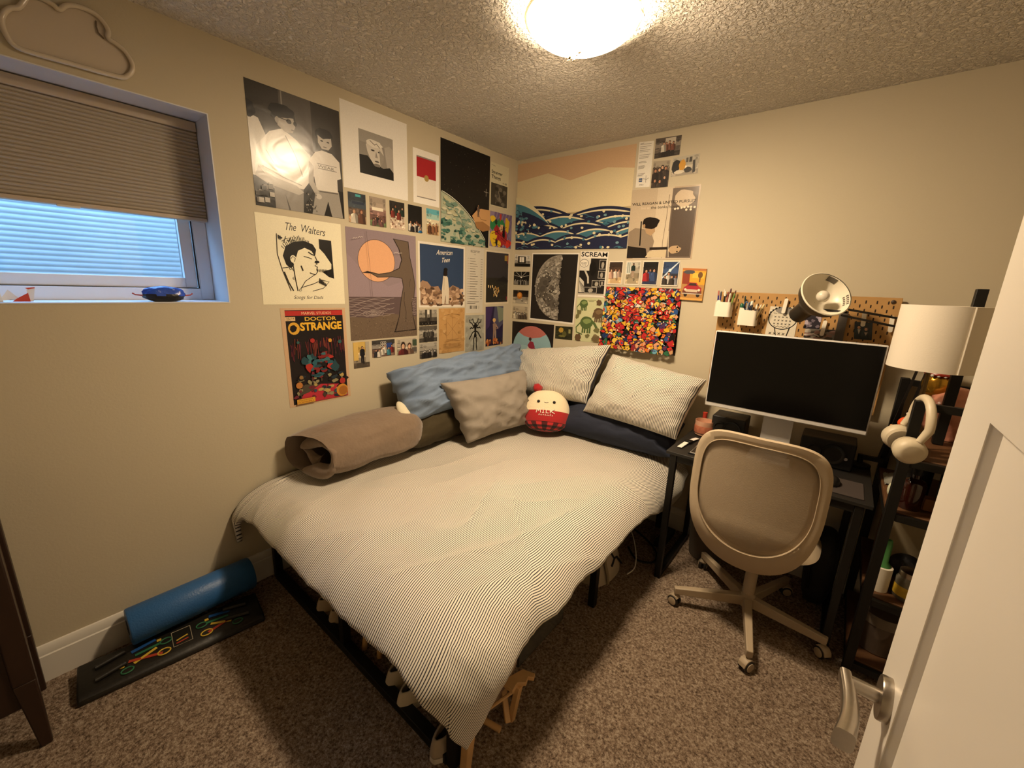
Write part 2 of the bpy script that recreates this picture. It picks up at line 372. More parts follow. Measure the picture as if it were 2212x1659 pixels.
def duvet(a, b):
    """a across the bed from the wall, b from foot to head"""
    sx, fy, A, B = 1.30, -1.84, .235, .165
    q = .02*(1-b)
    hem = .245+.11*math.exp(-((b-.84)/.13)**2)+.15*math.exp(-(b/.13)**2)
    s = .02+a*(sx-.02+hem)
    foot = .24+.20*math.exp(-(a/.03)**2)+.035*math.exp(-((a-.93)/.08)**2)
    tt = fy-foot+b*(foot+1.78)
    du, dv = max(0, s-sx), max(0, fy-tt)
    rr = math.hypot(du, dv); x, y = min(s, sx), max(tt, fy)
    w = max(0, min(1, (-.35-tt)/1.1))
    # pulled creases running towards the foot and the near corner
    c1 = (1-abs(nz((s*.75+tt*.66)*4.2, (tt*.75-s*.66)*1.1, 2)))**7*.010*w
    c2 = (1-abs(nz((s*.95-tt*.3)*5, (tt*.95+s*.3)*1.2, 9)))**8*.007*min(1, w*1.5)
    z = .535+.020*nz(s*2.2, tt*2.2, 3)+.008*nz(s*5+tt*2, tt*4-s*2, 7)+c1+c2+.002*nz(s*18+tt*9, tt*5, 4)*w
    if rr > 1e-6:
        L0 = .205; th = min(rr/L0, 1.5); ext = max(0, rr-1.5*L0)
        hx = A*math.sin(th)-ext*.10; hz = B*(1-math.cos(th))+ext*.98
        ux, uy = du/rr, -dv/rr; k = min(1, rr/.3)
        al = tt if du > dv else s
        hx += (.006*math.sin(al*11+2*math.sin(al*4))+.008*nz(al*7, rr*3, 5)+.006*(1-abs(nz(al*12, rr*2, 8)))**5)*k
        z += (1-abs(nz(al*8, rr*1.5, 12)))**6*.016*k*(1-k)*2
        cn = min(du, dv)/.3; hx += .015*cn
        x += ux*hx; y += uy*hx; z -= hz
    return V((max(x, .012), y, z))
bm = new(); NU, NV = 150, 180
vt = grid(bm, duvet, NU, NV, uv=lambda a, b: (a*1.63, b*2.1))
dv_ = obj('duvet', bm, TICK, fix=False, label='white duvet with thin dark ticking stripes spread over the bed', cat='duvet', ang=180)
md = dv_.modifiers.new('solid', 'SOLIDIFY'); md.thickness = .022; md.offset = -1
# pillows: quad TL,TR,BR,BL + thickness
def pillow(name, q, th, m, label, cat='pillow', group=None, seed=0, pinch=.05, wr=.012, uvs=(1, 1), n=36, flange=0, sag=0, parts=None, N=None):
    TL, TR, BR, BL = (V(p) for p in q)
    nrm = ((TR-TL).cross(BL-TL)).normalized()
    if nrm.dot(CAM-(TL+BR)/2) < 0: nrm = -nrm
    wl = ((TR-TL).length+(BR-BL).length)/2; hl = ((TL-BL).length+(TR-BR).length)/2
    bm = new(); lay = bm.loops.layers.uv.verify()
    def P(a, b, s):
        uu, vv = a*2-1, b*2-1
        ku = uu*(1-pinch*(1-vv*vv)); kv = vv*(1-pinch*(1-uu*uu))
        a2, b2 = (ku+1)/2, (kv+1)/2
        p = (TL*(1-a2)+TR*a2)*b2+(BL*(1-a2)+BR*a2)*(1-b2)
        e = max(0, (1-abs(uu)**3.2))**.5*max(0, (1-abs(vv)**3.2))**.5
        k = wr*.7*nz(uu*2.0+seed, vv*2.0, seed*1.7)+wr*.3*nz(uu*6+vv*3, vv*6, seed)
        edge = (1-max(abs(uu), abs(vv)))
        k += wr*.8*(1-abs(nz(uu*2.6+vv*1.5+seed, vv*1.0-uu*.6, seed+3)))**7+wr*.6*(1-abs(nz(uu*3.2-vv*2.6+seed, vv*1.4+uu*.8, seed+8)))**9
        k += wr*.8*math.sin((uu if abs(vv) > abs(uu) else vv)*14+seed)*math.exp(-edge*7)*(1 if edge > 0 else 0)*.8
        h = th/2*e
        off = (h+k*min(1, e*3))*(1 if s > 0 else -.8)
        p = p+nrm*(off)-V((0, 0, sag*(1-uu*uu)*b))
        return p
    tops = [[None]*(n+1) for _ in range(n+1)]; bots = [[None]*(n+1) for _ in range(n+1)]
    for i in range(n+1):
        for j in range(n+1):
            a, b = .5-.5*math.cos(PI*i/n), .5-.5*math.cos(PI*j/n)
            tops[i][j] = bm.verts.new(P(a, b, 1))
            bots[i][j] = tops[i][j] if i in (0, n) or j in (0, n) else bm.verts.new(P(a, b, -1))
    for s, g in ((1, tops), (-1, bots)):
        for i in range(n):
            for j in range(n):
                ids = ((i, j), (i+1, j), (i+1, j+1), (i, j+1))
                vs2 = [g[a][b] for a, b in ids]
                try: fc = bm.faces.new(vs2 if s > 0 else vs2[::-1])
                except ValueError: continue
                for lp in fc.loops:
                    for (a, b) in ids:
                        if g[a][b] is lp.vert: lp[lay].uv = ((.5-.5*math.cos(PI*a/n))*wl*uvs[0], (.5-.5*math.cos(PI*b/n))*hl*uvs[1])
    o = obj(name, bm, m, label=label, cat=cat, group=group, ang=180)
    return o
def edge_tube(parent, pts, rad, m, name='piping'):
    b = new(); tube(b, pts, rad, 8); return obj(name, b, m, parent)
BLUE = mat('blue_linen', '#71839d', .85, var=.08, vs_=12, bump=.15, bs=35, sheen=.1)
OLIVE = mat('olive_cord', '#3d331c', .9, bump=.3, bs=30)
GREY = mat('taupe_linen', '#90877c', .85, var=.05, vs_=10, bump=.12, bs=35)
NAVY = mat('navy_cotton', '#1e2436', .85, var=.1, bump=.2, bs=40)
BROWN = mat('brown_fleece', '#7d6a58', .95, var=.16, vs_=9, bump=.3, bs=45, sheen=.35)
bpl = pillow('body_pillow', [(.075, -1.24, 1.0), (.12, -.05, 1.075), (.24, -.06, .76), (.27, -1.22, .735)], .25, BLUE, 'long pillow in a blue pillowcase leaning along the left wall', seed=2, wr=.035, pinch=.015, n=60)
b = new(); ball(b, (.245, -1.24, .79), .022, .035, .085, 20, 14, Matrix.Rotation(-.8, 3, 'Y')); obj('pillow_insert', b, mat('pillow_white', '#d8cfb4', .9), bpl, label='white pillow showing at the open end')
pillow('support_cushion', [(.06, -1.235, .76), (.06, -.5, .75), (.30, -.5, .585), (.31, -1.235, .595)], .20, OLIVE, 'dark olive cushion squashed beneath the blue pillow', 'cushion', seed=5, wr=.02, pinch=.03)
pillow('pillow', [(.30, -1.02, .945), (.40, -.33, .955), (.50, -.40, .585), (.45, -.93, .575)], .22, GREY, 'taupe pillow leaning on the blue pillow beside the red plush toy', seed=9, wr=.022, pinch=.06)
pillow('pillow', [(.17, -.07, 1.045), (.93, -.07, 1.17), (.86, -.22, .775), (.25, -.22, .72)], .21, stripe_mat('pillow_ticking', 116), 'striped pillow in the corner between blue pillow and other striped pillow', group='striped pillows', seed=13, wr=.012, pinch=.045)
pillow('pillow', [(.955, -.09, 1.115), (1.56, -.11, 1.045), (1.49, -.31, .715), (.865, -.27, .735)], .22, MATS['pillow_ticking'], 'striped pillow nearest the black monitor, tilted down to the desk', group='striped pillows', seed=17, wr=.014, pinch=.045)
pillow('long_cushion', [(.66, -.06, .75), (1.46, -.05, .74), (1.46, -.27, .585), (.66, -.32, .59)], .20, NAVY, 'navy blue pillow lying under the two striped pillows', seed=21, wr=.02, pinch=.03)
# brown fleece blanket, folded and rolled
bk = thing('folded_blanket', (.25, -1.47, .56), 'brown fleece blanket rolled up on the bed against the wall', 'blanket')
def roll_pt(t, c, inner=False):
    # rounded flattened roll, long axis along the wall
    th = 2*PI*c; e = 2.6
    cx, sz = math.cos(th), math.sin(th)
    rx = (.15+.02*t)*abs(cx)**(2/e)*(1 if cx > 0 else -1); rz = (.108+.022*t)*abs(sz)**(2/e)*(1 if sz > 0 else -1)
    end = 1-(.10 if t < .5 else .34)*abs(2*t-1)**5
    y = -1.825+.675*t
    y += (.11*(rx+.155)/.31)*(1-t)
    k = 1+.10*nz(cx*1.5, sz*1.5, t*3+4)+.05*nz(cx*4, sz*4, t*6)
    return V((.183+rx*end*k, y, .668+rz*end*k+.016*t+ .02*(.5-cx*.5)))
bm = new(); vv = grid(bm, lambda a, b: roll_pt(b, a), 56, 26, wrap=True)
bm.faces.new([q[-1] for q in vv])
rolled = obj('outer_layer', bm, BROWN, bk, ang=180)
# the visible end: a wound strip of folded layers
path = []
for i in range(70):
    q = i/69; th = -.55*PI+q*2*PI*1.05; k = 1-.62*q
    e = 2.4; cx, sz = math.cos(th), math.sin(th)
    path.append((abs(cx)**(2/e)*(1 if cx > 0 else -1)*.137*k, abs(sz)**(2/e)*(1 if sz > 0 else -1)*.092*k))
bm = new()
def wind(a, b):
    i = a*(len(path)-1); i0 = min(int(i), len(path)-2); fr = i-i0
    x = path[i0][0]*(1-fr)+path[i0+1][0]*fr; z = path[i0][1]*(1-fr)+path[i0+1][1]*fr
    L = math.hypot(x, z)+1e-6; w = .03*math.cos(PI*b); dpt = .035*math.sin(PI*b)
    return V((.183+x+x/L*w, -1.80+.11*(x+.155)/.31-dpt+.06*a, .674+z+z/L*w))+V((nz(a*5, b, 2), nz(a*5, b, 7), nz(a*6, b, 4)))*.03
grid(bm, wind, 90, 8); obj('folded_end', bm, BROWN, bk, ang=180, fix=False)
# plush toy
PLW = mat('plush_cream', '#ead9b8', .95, bump=.2, bs=120, sheen=.3); PLR = mat('plush_red', '#a81f22', .95, bump=.2, bs=120, sheen=.2)
pc = V((.655, -.40, .572)); fx = V((.83, .557, 0)); ff = V((.44, -.76, .48)).normalized(); rx_ = V((ff.y*-1, ff.x, 0)).normalized(); up_ = rx_.cross(ff)*-1
if up_.z < 0: up_ = -up_
if rx_.dot(r2) < 0: rx_ = -rx_
toy = thing('plush_toy', pc, 'round cream and red MILK plush toy with pompom sitting on the bed', 'plush toy')
PWd, PHt, PDp = .178, .285, .10
def plush(lat, lon):  # lat 0..1 bottom to top
    ph = PI*lat; wv = math.sin(ph)
    prof = (math.sin(ph)**.62)*(1.0-.20*lat)
    z = PHt*(.5-.5*math.cos(ph))
    return pc+rx_*(PWd*prof*math.cos(lon))+ff*(PDp*prof*math.sin(lon))+up_*z
def plush_patch(a0, a1, lo0, lo1, na, nl, off=.0):
    b = new()
    def fn(i, j):
        lat, lon = a0+(a1-a0)*i, lo0+(lo1-lo0)*j
        p = plush(lat, lon); c = pc+up_*(PHt*.5)
        return p+(p-c).normalized()*off
    grid(b, fn, na, nl); return b
obj('cream_top', plush_patch(.47, 1, 0, 2*PI, 16, 40), PLW, toy, ang=180)
obj('red_band', plush_patch(.29, .47, 0, 2*PI, 8, 40), PLR, toy, ang=180)
ck = mat('plush_check', '#a81f22', .95, sheen=.2); nt = ck.node_tree; p_ = nt.nodes['Principled BSDF']
uvn = nt.nodes.new('ShaderNodeUVMap'); chk = nt.nodes.new('ShaderNodeTexChecker'); chk.inputs['Scale'].default_value = 1
wv1 = nt.nodes.new('ShaderNodeSeparateXYZ'); nt.links.new(uvn.outputs[0], wv1.inputs[0])
def strp(out):
    q = nt.nodes.new('ShaderNodeMath'); q.operation = 'FRACT'; nt.links.new(out, q.inputs[0])
    w_ = nt.nodes.new('ShaderNodeMath'); w_.operation = 'GREATER_THAN'; w_.inputs[1].default_value = .5; nt.links.new(q.outputs[0], w_.inputs[0]); return w_.outputs[0]
ad = nt.nodes.new('ShaderNodeMath'); ad.operation = 'ADD'; nt.links.new(strp(wv1.outputs[0]), ad.inputs[0]); nt.links.new(strp(wv1.outputs[1]), ad.inputs[1])
hf = nt.nodes.new('ShaderNodeMath'); hf.operation = 'MULTIPLY'; hf.inputs[1].default_value = .5; nt.links.new(ad.outputs[0], hf.inputs[0])
rp = nt.nodes.new('ShaderNodeValToRGB'); rp.color_ramp.interpolation = 'CONSTANT'; e = rp.color_ramp.elements
e[0].position = 0; e[0].color = (*lin('#c22a2c'), 1); e[1].position = .8; e[1].color = (*lin('#120c0c'), 1); q = e.new(.3); q.color = (*lin('#551517'), 1)
nt.links.new(hf.outputs[0], rp.inputs[0]); nt.links.new(rp.outputs[0], p_.inputs['Base Color'])
b = new()
grid(b, lambda i, j: plush(.0+.29*i, 2*PI*j), 10, 40, uv=lambda i, j: (j*11, i*2.6))
obj('checked_base', b, ck, toy, ang=180, fix=True)
def on_face(x, z, off=.002):   # point on the toy's front, x to the side, z 0..1 up
    lat = math.acos(max(-1, min(1, 1-2*z)))/PI; prof = (math.sin(PI*lat)**.62)*(1-.20*lat)
    lon = math.acos(max(-1, min(1, x/(PWd*prof)))); p = plush(lat, lon); return p+ff*off
FACE = mat('plush_black', '#0c0a0a', .3)
for sx in (-.053, .053):
    b = new(); ball(b, on_face(sx, .66), .0105, .0105, .0105, 12, 8); obj('eye', b, FACE, toy)
b = new(); tube(b, [on_face(-.014+.028*i/8, .645-.012*math.sin(PI*i/8), .002) for i in range(9)], .0014, 6); obj('mouth', b, FACE, toy)
LET = mat('plush_thread', '#f2e6d6', .8)
def letters(strokes, x0, z0, w, h, rad):
    b = new()
    for st in strokes:
        pp = []
        for (a0, c0), (a1, c1) in zip(st, st[1:]): pp += [(a0+(a1-a0)*i/5, c0+(c1-c0)*i/5) for i in range(5)]
        pp.append(st[-1]); tube(b, [on_face(x0+w*a, z0+h*c, .0035) for a, c in pp], rad, 6)
    return b
ML = [[(0, 0), (.04, 1), (.12, .4), (.2, 1), (.24, 0)], [(.32, 1), (.44, 1)], [(.38, 1), (.38, 0)], [(.32, 0), (.44, 0)], [(.54, 1), (.54, 0), (.68, 0)], [(.76, 1), (.76, 0)], [(1, 1), (.77, .5), (1, 0)]]
obj('lettering', letters(ML, -.062, .385, .124, .10, .0028), LET, toy)
sm = [[(.0, .2), (.05, .9), (.1, .2)], [(.14, .6), (.2, .1), (.24, .7)], [(.3, .2), (.34, .7), (.4, .2)], [(.5, .9), (.46, .5), (.52, .4), (.48, 0)], [(.58, .1), (.62, .6), (.66, .1)], [(.7, .1), (.72, .6), (.78, .1)], [(.84, 1), (.84, .1)], [(.8, .7), (.9, .7)], [(.94, .1), (.97, .6), (1, .1)]]
obj('small_lettering', letters(sm, -.045, .315, .095, .05, .0013), LET, toy)
b = new(); pm = plush(.93, PI)-rx_*.0+up_*.02-rx_*.02; ball(b, pm, .032, .032, .032, 18, 12)
for v_ in b.verts: v_.co += (v_.co-pm)*.25*nz(v_.co.x*70, v_.co.y*70, v_.co.z*70)
obj('pompom', b, PLR, toy)
# ---------------------------------------------------------------- desk
DTOP = mat('desk_black', '#1d1b19', .5, var=.15, vs_=30)
dx0, dx1, dy0, dy1, dz = 1.523, 2.335, -.572, -.035, .74
desk = thing('desk', ((dx0+dx1)/2, (dy0+dy1)/2, 0), 'small black desk with metal legs under the monitor', 'desk')
obj('desk_top', box(new(), dx0, dx1, dy0, dy1, dz-.016, dz), DTOP, desk, bev=.002)
lw = .03
for x in (1.545, dx1-.055):
    for y in (dy0+.005, dy1-.045):
        obj('leg', box(new(), x, x+lw, y, y+lw, .0, dz-.017), BLK, desk, bev=.002)
    obj('foot_rail', box(new(), x, x+lw, dy0+.036, dy1-.046, .002, .032), BLK, desk)
obj('apron_rail', box(new(), 1.576, dx1-.056, dy0+.01, dy0+.03, dz-.05, dz-.017), BLK, desk)
obj('back_rail', box(new(), 1.576, dx1-.056, dy1-.04, dy1-.02, .66, .69), BLK, desk)
# monitor
SILV = mat('monitor_silver', '#c9c6c2', .4); SCR = mat('screen_black', '#060606', .22, spec=.3)
mon = thing('monitor', (1.945, -.2, dz), 'large black-screened monitor with a silver edge on the desk', 'monitor')
mx0, mx1, mz0, mz1, my = 1.622, 2.274, .962, 1.35, -.36
obj('casing', box(new(), mx0, mx1, my, my+.035, mz0, mz1), SILV, mon, bev=.004)
obj('screen', box(new(), mx0+.006, mx1-.006, my-.002, my+.001, mz0+.022, mz1-.005), SCR, mon)
b = new(); box(b, 1.89, 2.0, my+.035, my+.075, 1.1, 1.22); prism(b, [(1.885, my+.075, .748), (2.01, my+.075, .748), (2.01, my+.09, .748), (1.885, my+.09, .748)], (0, 0, .42))
obj('stand_neck', b, SILV, mon)
obj('stand_foot', box(new(), 1.85, 2.03, my-.03, my+.19, dz+.001, dz+.009), SILV, mon, bev=.003)
# speakers
SPK = mat('speaker_black', '#131211', .55, bump=.1); CONE = mat('speaker_cone', '#1f1d1a', .35)
def speaker(x0, x1, y0, label):
    s = thing('desktop_speaker', ((x0+x1)/2, y0+.08, dz), label, 'speaker', 'desktop speakers')
    obj('cabinet', box(new(), x0, x1, y0, y0+.15, dz+.001, dz+.135), SPK, s, bev=.006)
    for cx, rr in ((x0+(x1-x0)*.28, .028), (x0+(x1-x0)*.62, .042)):
        b = new(); lathe(b, [(rr*1.12, 0), (rr*1.12, .006), (rr, .006), (rr*.85, .001), (rr*.4, -.008), (rr*.25, -.002), (.001, 0)], (cx, y0-.001, dz+.07), (0, -1, 0), 28); obj('driver', b, CONE, s)
    b = new(); lathe(b, [(.007, 0), (.007, .006)], (x1-.03, y0-.001, dz+.06), (0, -1, 0), 12); obj('volume_knob', b, SILV, s)
speaker(2.05, 2.262, -.225, 'black desktop speaker right of the monitor stand on the desk')
speaker(1.635, 1.80, -.20, 'dark desktop speaker behind the candle, left of the monitor stand')
# candle
can = thing('candle_jar', (1.598, -.185, dz), 'pinkish candle in a glass jar at the back left of the desk', 'candle')
b = new(); lathe(b, [(.038, .001), (.046, .008), (.05, .05), (.05, .088), (.047, .088), (.047, .06), (.001, .06)], (1.598, -.185, dz), n=32); obj('glass_jar', b, mat('candle_glass', '#c99a7f', .15, coat=.3), can)
b = new(); lathe(b, [(.0505, .02), (.0512, .022), (.0512, .06), (.0505, .062)], (1.598, -.185, dz), n=32, cap=False); obj('label_band', b, mat('candle_label', '#b06a4f', .5, var=.5, vs_=60), can)
b = new(); tube(b, [(1.598, -.185, dz+.06), (1.6, -.184, dz+.075)], .0014, 6); obj('wick', b, mat('wick', '#2a2420', .9), can)
obj('red_cap', (lambda b: (lathe(b, [(.012, .001), (.014, .03), (.012, .1), (.013, .112), (.001, .113)], (1.575, -.1, dz), n=20), b)[1])(new()), mat('red_plastic', '#b3392b', .4), label='small red bottle behind the candle jar on the desk', cat='bottle')
# watch
WHT = mat('white_rubber', '#e8e4dc', .5)
wt = thing('smart_watch', (1.565, -.40, dz), 'white strapped smart watch lying on the desk corner', 'watch')
def strap(p, q, w, name, m, h=.004):
    b = new(); bar(b, p, q, w, h); return obj(name, b, m, wt, bev=.0015)
strap((1.563, -.493, dz+.006), (1.572, -.405, dz+.010), .023, 'strap', WHT); strap((1.582, -.36, dz+.012), (1.595, -.285, dz+.006), .023, 'strap', WHT)
obj('watch_case', (lambda b: (bar(b, (1.573, -.40, dz+.012), (1.581, -.365, dz+.012), .036, .011), b)[1])(new()), mat('watch_black', '#131313', .2), wt, bev=.003)
# tablet / trackpad with pale outline at the chair's side, mouse pad, mouse, keyboard
tb = thing('tablet', (1.70, -.46, dz), 'black tablet with a pale outline lying on the desk beside the watch', 'tablet')
obj('body', box(new(), 1.618, 1.79, -.535, -.40, dz+.001, dz+.007), mat('tablet_black', '#141414', .35), tb, bev=.002)
b = new(); rect = [(1.627, -.527), (1.781, -.527), (1.781, -.408), (1.627, -.408)]; tube(b, [(x, y, dz+.0075) for x, y in rect], .0014, 6, closed=True); obj('outline', b, WHT, tb)
obj('mouse_pad', box(new(), 2.04, 2.305, -.535, -.345, dz+.0005, dz+.004), mat('mousepad', '#3c332f', .9), bev=.001, label='dark grey mouse pad at the right front of the desk', cat='mouse pad')
ms = thing('computer_mouse', (2.195, -.435, dz+.004), 'black computer mouse with a pale side on the mouse pad', 'mouse')
b = new(); ball(b, (2.195, -.435, dz+.012), .03, .052, .026, 18, 12)
for v_ in b.verts: v_.co.z = max(v_.co.z, dz+.005)
obj('shell', b, mat('mouse_black', '#171615', .35), ms)
b = new(); ball(b, (2.172, -.44, dz+.02), .006, .03, .006, 10, 8); obj('side_trim', b, SILV, ms)
obj('keyboard', box(new(), 1.82, 2.02, -.53, -.42, dz+.001, dz+.018), mat('keyboard_dark', '#1c1a19', .5, bump=.3, bs=90), bev=.004, label='dark keyboard on the desk hidden by the chair back', cat='keyboard')
# waste basket
BSK = mat('basket_grey', '#5a5146', .7, var=.08)
wb = thing('waste_basket', (1.705, -.165, 0), 'grey waste basket under the desk behind the office chair', 'waste basket')
b = new(); lathe(b, [(.085, .003), (.09, .006), (.118, .36), (.122, .362), (.116, .364), (.088, .02), (.001, .02)], (1.705, -.165, 0), n=36); obj('bucket', b, BSK, wb)
b = new(); lathe(b, [(.119, .33), (.127, .33), (.128, .372), (.122, .376), (.112, .35), (.105, .25)], (1.705, -.165, 0), n=36, cap=False); obj('liner_bag', b, mat('bin_liner', '#15130f', .35, bump=.4, bs=30), wb)
# cords under the desk
CORD = mat('cord_black', '#141210', .5)
def cord(pts, rad, m, label, name='power_cable'):
    b = new(); p = [V(q) for q in pts]; out = []
    for i in range(len(p)-1):
        p0, p1, p2, p3 = p[max(i-1, 0)], p[i], p[i+1], p[min(i+2, len(p)-1)]
        for s in range(8):
            t = s/8; out.append(.5*((2*p1)+(p2-p0)*t+(2*p0-5*p1+4*p2-p3)*t*t+(3*p1-p0-3*p2+p3)*t**3))
    out.append(p[-1]); tube(b, out, rad, 8); return obj(name, b, m, label=label, cat='cord')
cord([(1.60, -.05, .72), (1.60, -.03, .6), (1.63, -.024, .5), (1.60, -.03, .46), (1.585, -.022, .3), (1.59, -.024, .2), (1.62, -.05, .12), (1.66, -.06, .02)], .0025, CORD, 'thin black cord hanging down the wall behind the left desk leg')
cord([(2.02, -.03, .60), (2.12, -.03, .46), (2.22, -.03, .33), (2.28, -.03, .28)], .003, CORD, 'black cord sagging across the wall under the right of the desk')
cord([(1.28, -.36, .14), (1.36, -.44, .10), (1.425, -.54, .06), (1.445, -.60, .02), (1.43, -.66, .008)], .003, WHT, 'white cord dangling beside the bed near the desk leg', 'charging_cord')
# ---------------------------------------------------------------- office chair
CHB = mat('chair_beige', '#b9a78d', .75, bump=.06, bs=200); CHP = mat('chair_plastic', '#a8977f', .45); CHM = mat('chair_mesh', '#b09e85', .8, bump=.15, bs=260, alpha=.78)
hub = V((1.985, -.56, 0))
ch = thing('office_chair', hub, 'beige swivel office chair with mesh back turned to the desk', 'office chair')
cxc, zc = 1.948, .715
def oline(th, hw, up, dn, cz, ex=3.2, exd=2.3):
    c_, s_ = math.cos(th), math.sin(th); e = ex if s_ > 0 else exd
    return abs(c_)**(2/e)*(1 if c_ > 0 else -1)*hw, cz+abs(s_)**(2/e)*(1 if s_ > 0 else -1)*(up if s_ > 0 else dn)
def cback(x, z, off=0):
    dxx = (x-cxc)/.245; lo = max(0, (.60-z)/.27)
    return V((x+.015*0, -.80+.055*dxx*dxx+.11*lo*lo+off-.02*max(0, z-.8), z))
def rimfn(a, b, off):
    th = 2*PI*a
    xo, zo = oline(th, .248, .268, .385, zc, 4.2, 2.15); xi, zi = oline(th, .212, .232, .255, zc, 4.2, 2.1)
    k = b; return cback(cxc+xo*(1-k)+xi*k, zo*(1-k)+zi*k, off)
b = new(); n_ = 72
def rim(a, c):    # cross-section loop around the rim: front, inner edge, back, outer edge
    sec = [(0, -.004), (.06, -.010), (.5, -.009), (.94, -.006), (1, -.001), (1, .004), (.5, .014), (.0, .010)]
    k = int(round(c*8)) % 8; q = sec[k]; return rimfn(a, q[0], q[1])
vv = [[b.verts.new(rim(i/n_, j/8)) for j in range(8)] for i in range(n_)]
for i in range(n_):
    for j in range(8): b.faces.new((vv[i][j], vv[(i+1) % n_][j], vv[(i+1) % n_][(j+1) % 8], vv[i][(j+1) % 8]))
bk_ = obj('back_frame', b, CHB, ch, ang=60)
b = new()
def meshfn(a, c):
    th = 2*PI*a; xi, zi = oline(th, .214, .234, .257, zc, 4.2, 2.1); k = 1-c
    return cback(cxc+xi*k, zc*(1-k)+zi*k, .002+.006*(1-k*k))
grid(b, meshfn, 64, 8, wrap=True); mp = obj('back_mesh', b, CHM, ch, ang=180)
md = mp.modifiers.new('solid', 'SOLIDIFY'); md.thickness = .003
b = new(); tube(b, [rimfn(i/72, .97, -.006) for i in range(72)], .0025, 6, closed=True); obj('seam', b, CHB, ch)
b = new(); bar(b, cback(cxc-.155, .515, .03), cback(cxc+.17, .515, .03), .02, .05); obj('lumbar_bar', b, CHP, ch)
# seat
b = new()
def seat(a, c, s):
    th = 2*PI*a; x, y = abs(math.cos(th))**.7*(1 if math.cos(th) > 0 else -1)*.24, abs(math.sin(th))**.7*(1 if math.sin(th) > 0 else -1)*.225
    k = c; return V((1.975+x*k, -.475+y*k, .435+s*(.042*(1-k**5)**.6)))
grid(b, lambda a, c: seat(a, c, 1), 48, 10, wrap=True); grid(b, lambda a, c: seat(a, c, -.6), 48, 10, wrap=True)
obj('seat', b, CHB, ch, ang=60)
b = new(); bar(b, (1.975, -.5, .40), (1.955, -.70, .385), .07, .025); bar(b, (1.955, -.69, .385), (1.95, -.715, .45), .07, .02); obj('back_bracket', b, CHP, ch)
b = new(); lathe(b, [(.031, .075), (.033, .14), (.026, .145), (.026, .30), (.02, .302), (.02, .39), (.06, .40), (.06, .408)], hub, n=28); obj('column', b, CHP, ch)
b = new(); tube(b, [(1.74, -.42, .405), (1.70, -.41, .40)], .008, 10); obj('height_lever', b, BLK, ch)
casters = [(1.702, -.700), (2.052, -.868), (2.290, -.576), (1.730, -.31), (2.115, -.235)]
for cx, cy in casters:
    d = V((cx, cy, 0))-V((hub.x, hub.y, 0)); d.z = 0; e = V((hub.x, hub.y, 0))+d; dn = d.normalized()
    b = new(); bar(b, V((hub.x, hub.y, .105))+dn*.02, e+V((0, 0, .084))+dn*.012, .036, .052, .026, .034); obj('base_leg', b, CHP, ch, bev=.004)
    side = V((-dn.y, dn.x, 0)); rot = side*.75+dn*.66; rot.normalize(); fw = V((-rot.y, rot.x, 0))
    ctr = e+V((0, 0, .0265))-fw*.006
    b = new(); prism(b, [ctr+rot*-.017+fw*x+V((0, 0, z)) for x, z in ((-.03, .0), (-.026, .018), (-.012, .03), (.012, .032), (.022, .02), (.016, .008), (-.01, .004))], rot*.034)
    tube(b, [e+V((0, 0, .05)), e+V((0, 0, .07))], .006, 8)
    cs_ = obj('caster', b, CHP, ch, bev=.002)
    for s in (-1, 1):
        b = new(); lathe(b, [(.0255, 0), (.026, .002), (.026, .012), (.024, .014)], ctr+rot*(s*.006)-rot*(0 if s > 0 else 0), rot*s, 28); w_ = obj('wheel', b, mat('caster_tyre', '#171411', .5), cs_)
        b = new(); lathe(b, [(.0195, 0), (.0195, .003), (.017, .004), (.001, .004)], ctr+rot*(s*.020), rot*s, 28); obj('wheel_cap', b, CHP, cs_)
# ---------------------------------------------------------------- pegboard
PEG = mat('fibreboard', '#b58c55', .8, var=.1, vs_=25); HOLE = mat('peg_hole', '#2b1d12', .9)
pgx0, pgx1, pgz0, pgz1, pgy = 1.545, 2.302, .985, 1.542, -.03
pb = thing('pegboard', ((pgx0+pgx1)/2, -.02, pgz0), 'tan wooden pegboard mounted on the wall behind the monitor', 'pegboard')
b = new(); g = (pgx1-pgx0)
# the board stays uncut; flat dark faces paint the shade inside its slots
slots = []
for i in range(-1, 19):
    for j in range(28):
        x = 1.777+.04*(i-5)+(.02 if j % 2 else 0); z = 1.518-.0195*j
        if pgx0+.016 < x < pgx1-.016 and z > pgz0+.02: slots.append((x, z))
box(b, pgx0, pgx1, pgy, pgy+.01, pgz0, pgz1); obj('board', b, PEG, pb, bev=.002)
b = new()
for x, z in slots:
    pp = []
    for k in range(12):
        a = 2*PI*k/12; pp.append((x+.0029*math.cos(a), pgy-.0002, z+.0032*math.sin(a)+(.0045 if math.sin(a) > 0 else -.0045)))
    b.faces.new([b.verts.new(p) for p in pp])
obj('peg_holes', b, HOLE, pb, smooth=False, kind='stuff')
for x in (pgx0+.03, pgx1-.03): b = new(); lathe(b, [(.008, 0), (.009, .003), (.001, .006)], (x if x > 2 else x, pgy, 1.523), (0, -1, 0), 16); obj('screw', b, mat('screw_dark', '#3b2a1a', .5), pb)
for x in (pgx0+.06, pgx1-.06): obj('spacer', box(new(), x-.01, x+.01, pgy+.01, 0, 1.5, 1.52), BLK, pb)
CUP = mat('cup_white', '#ece4d2', .5)
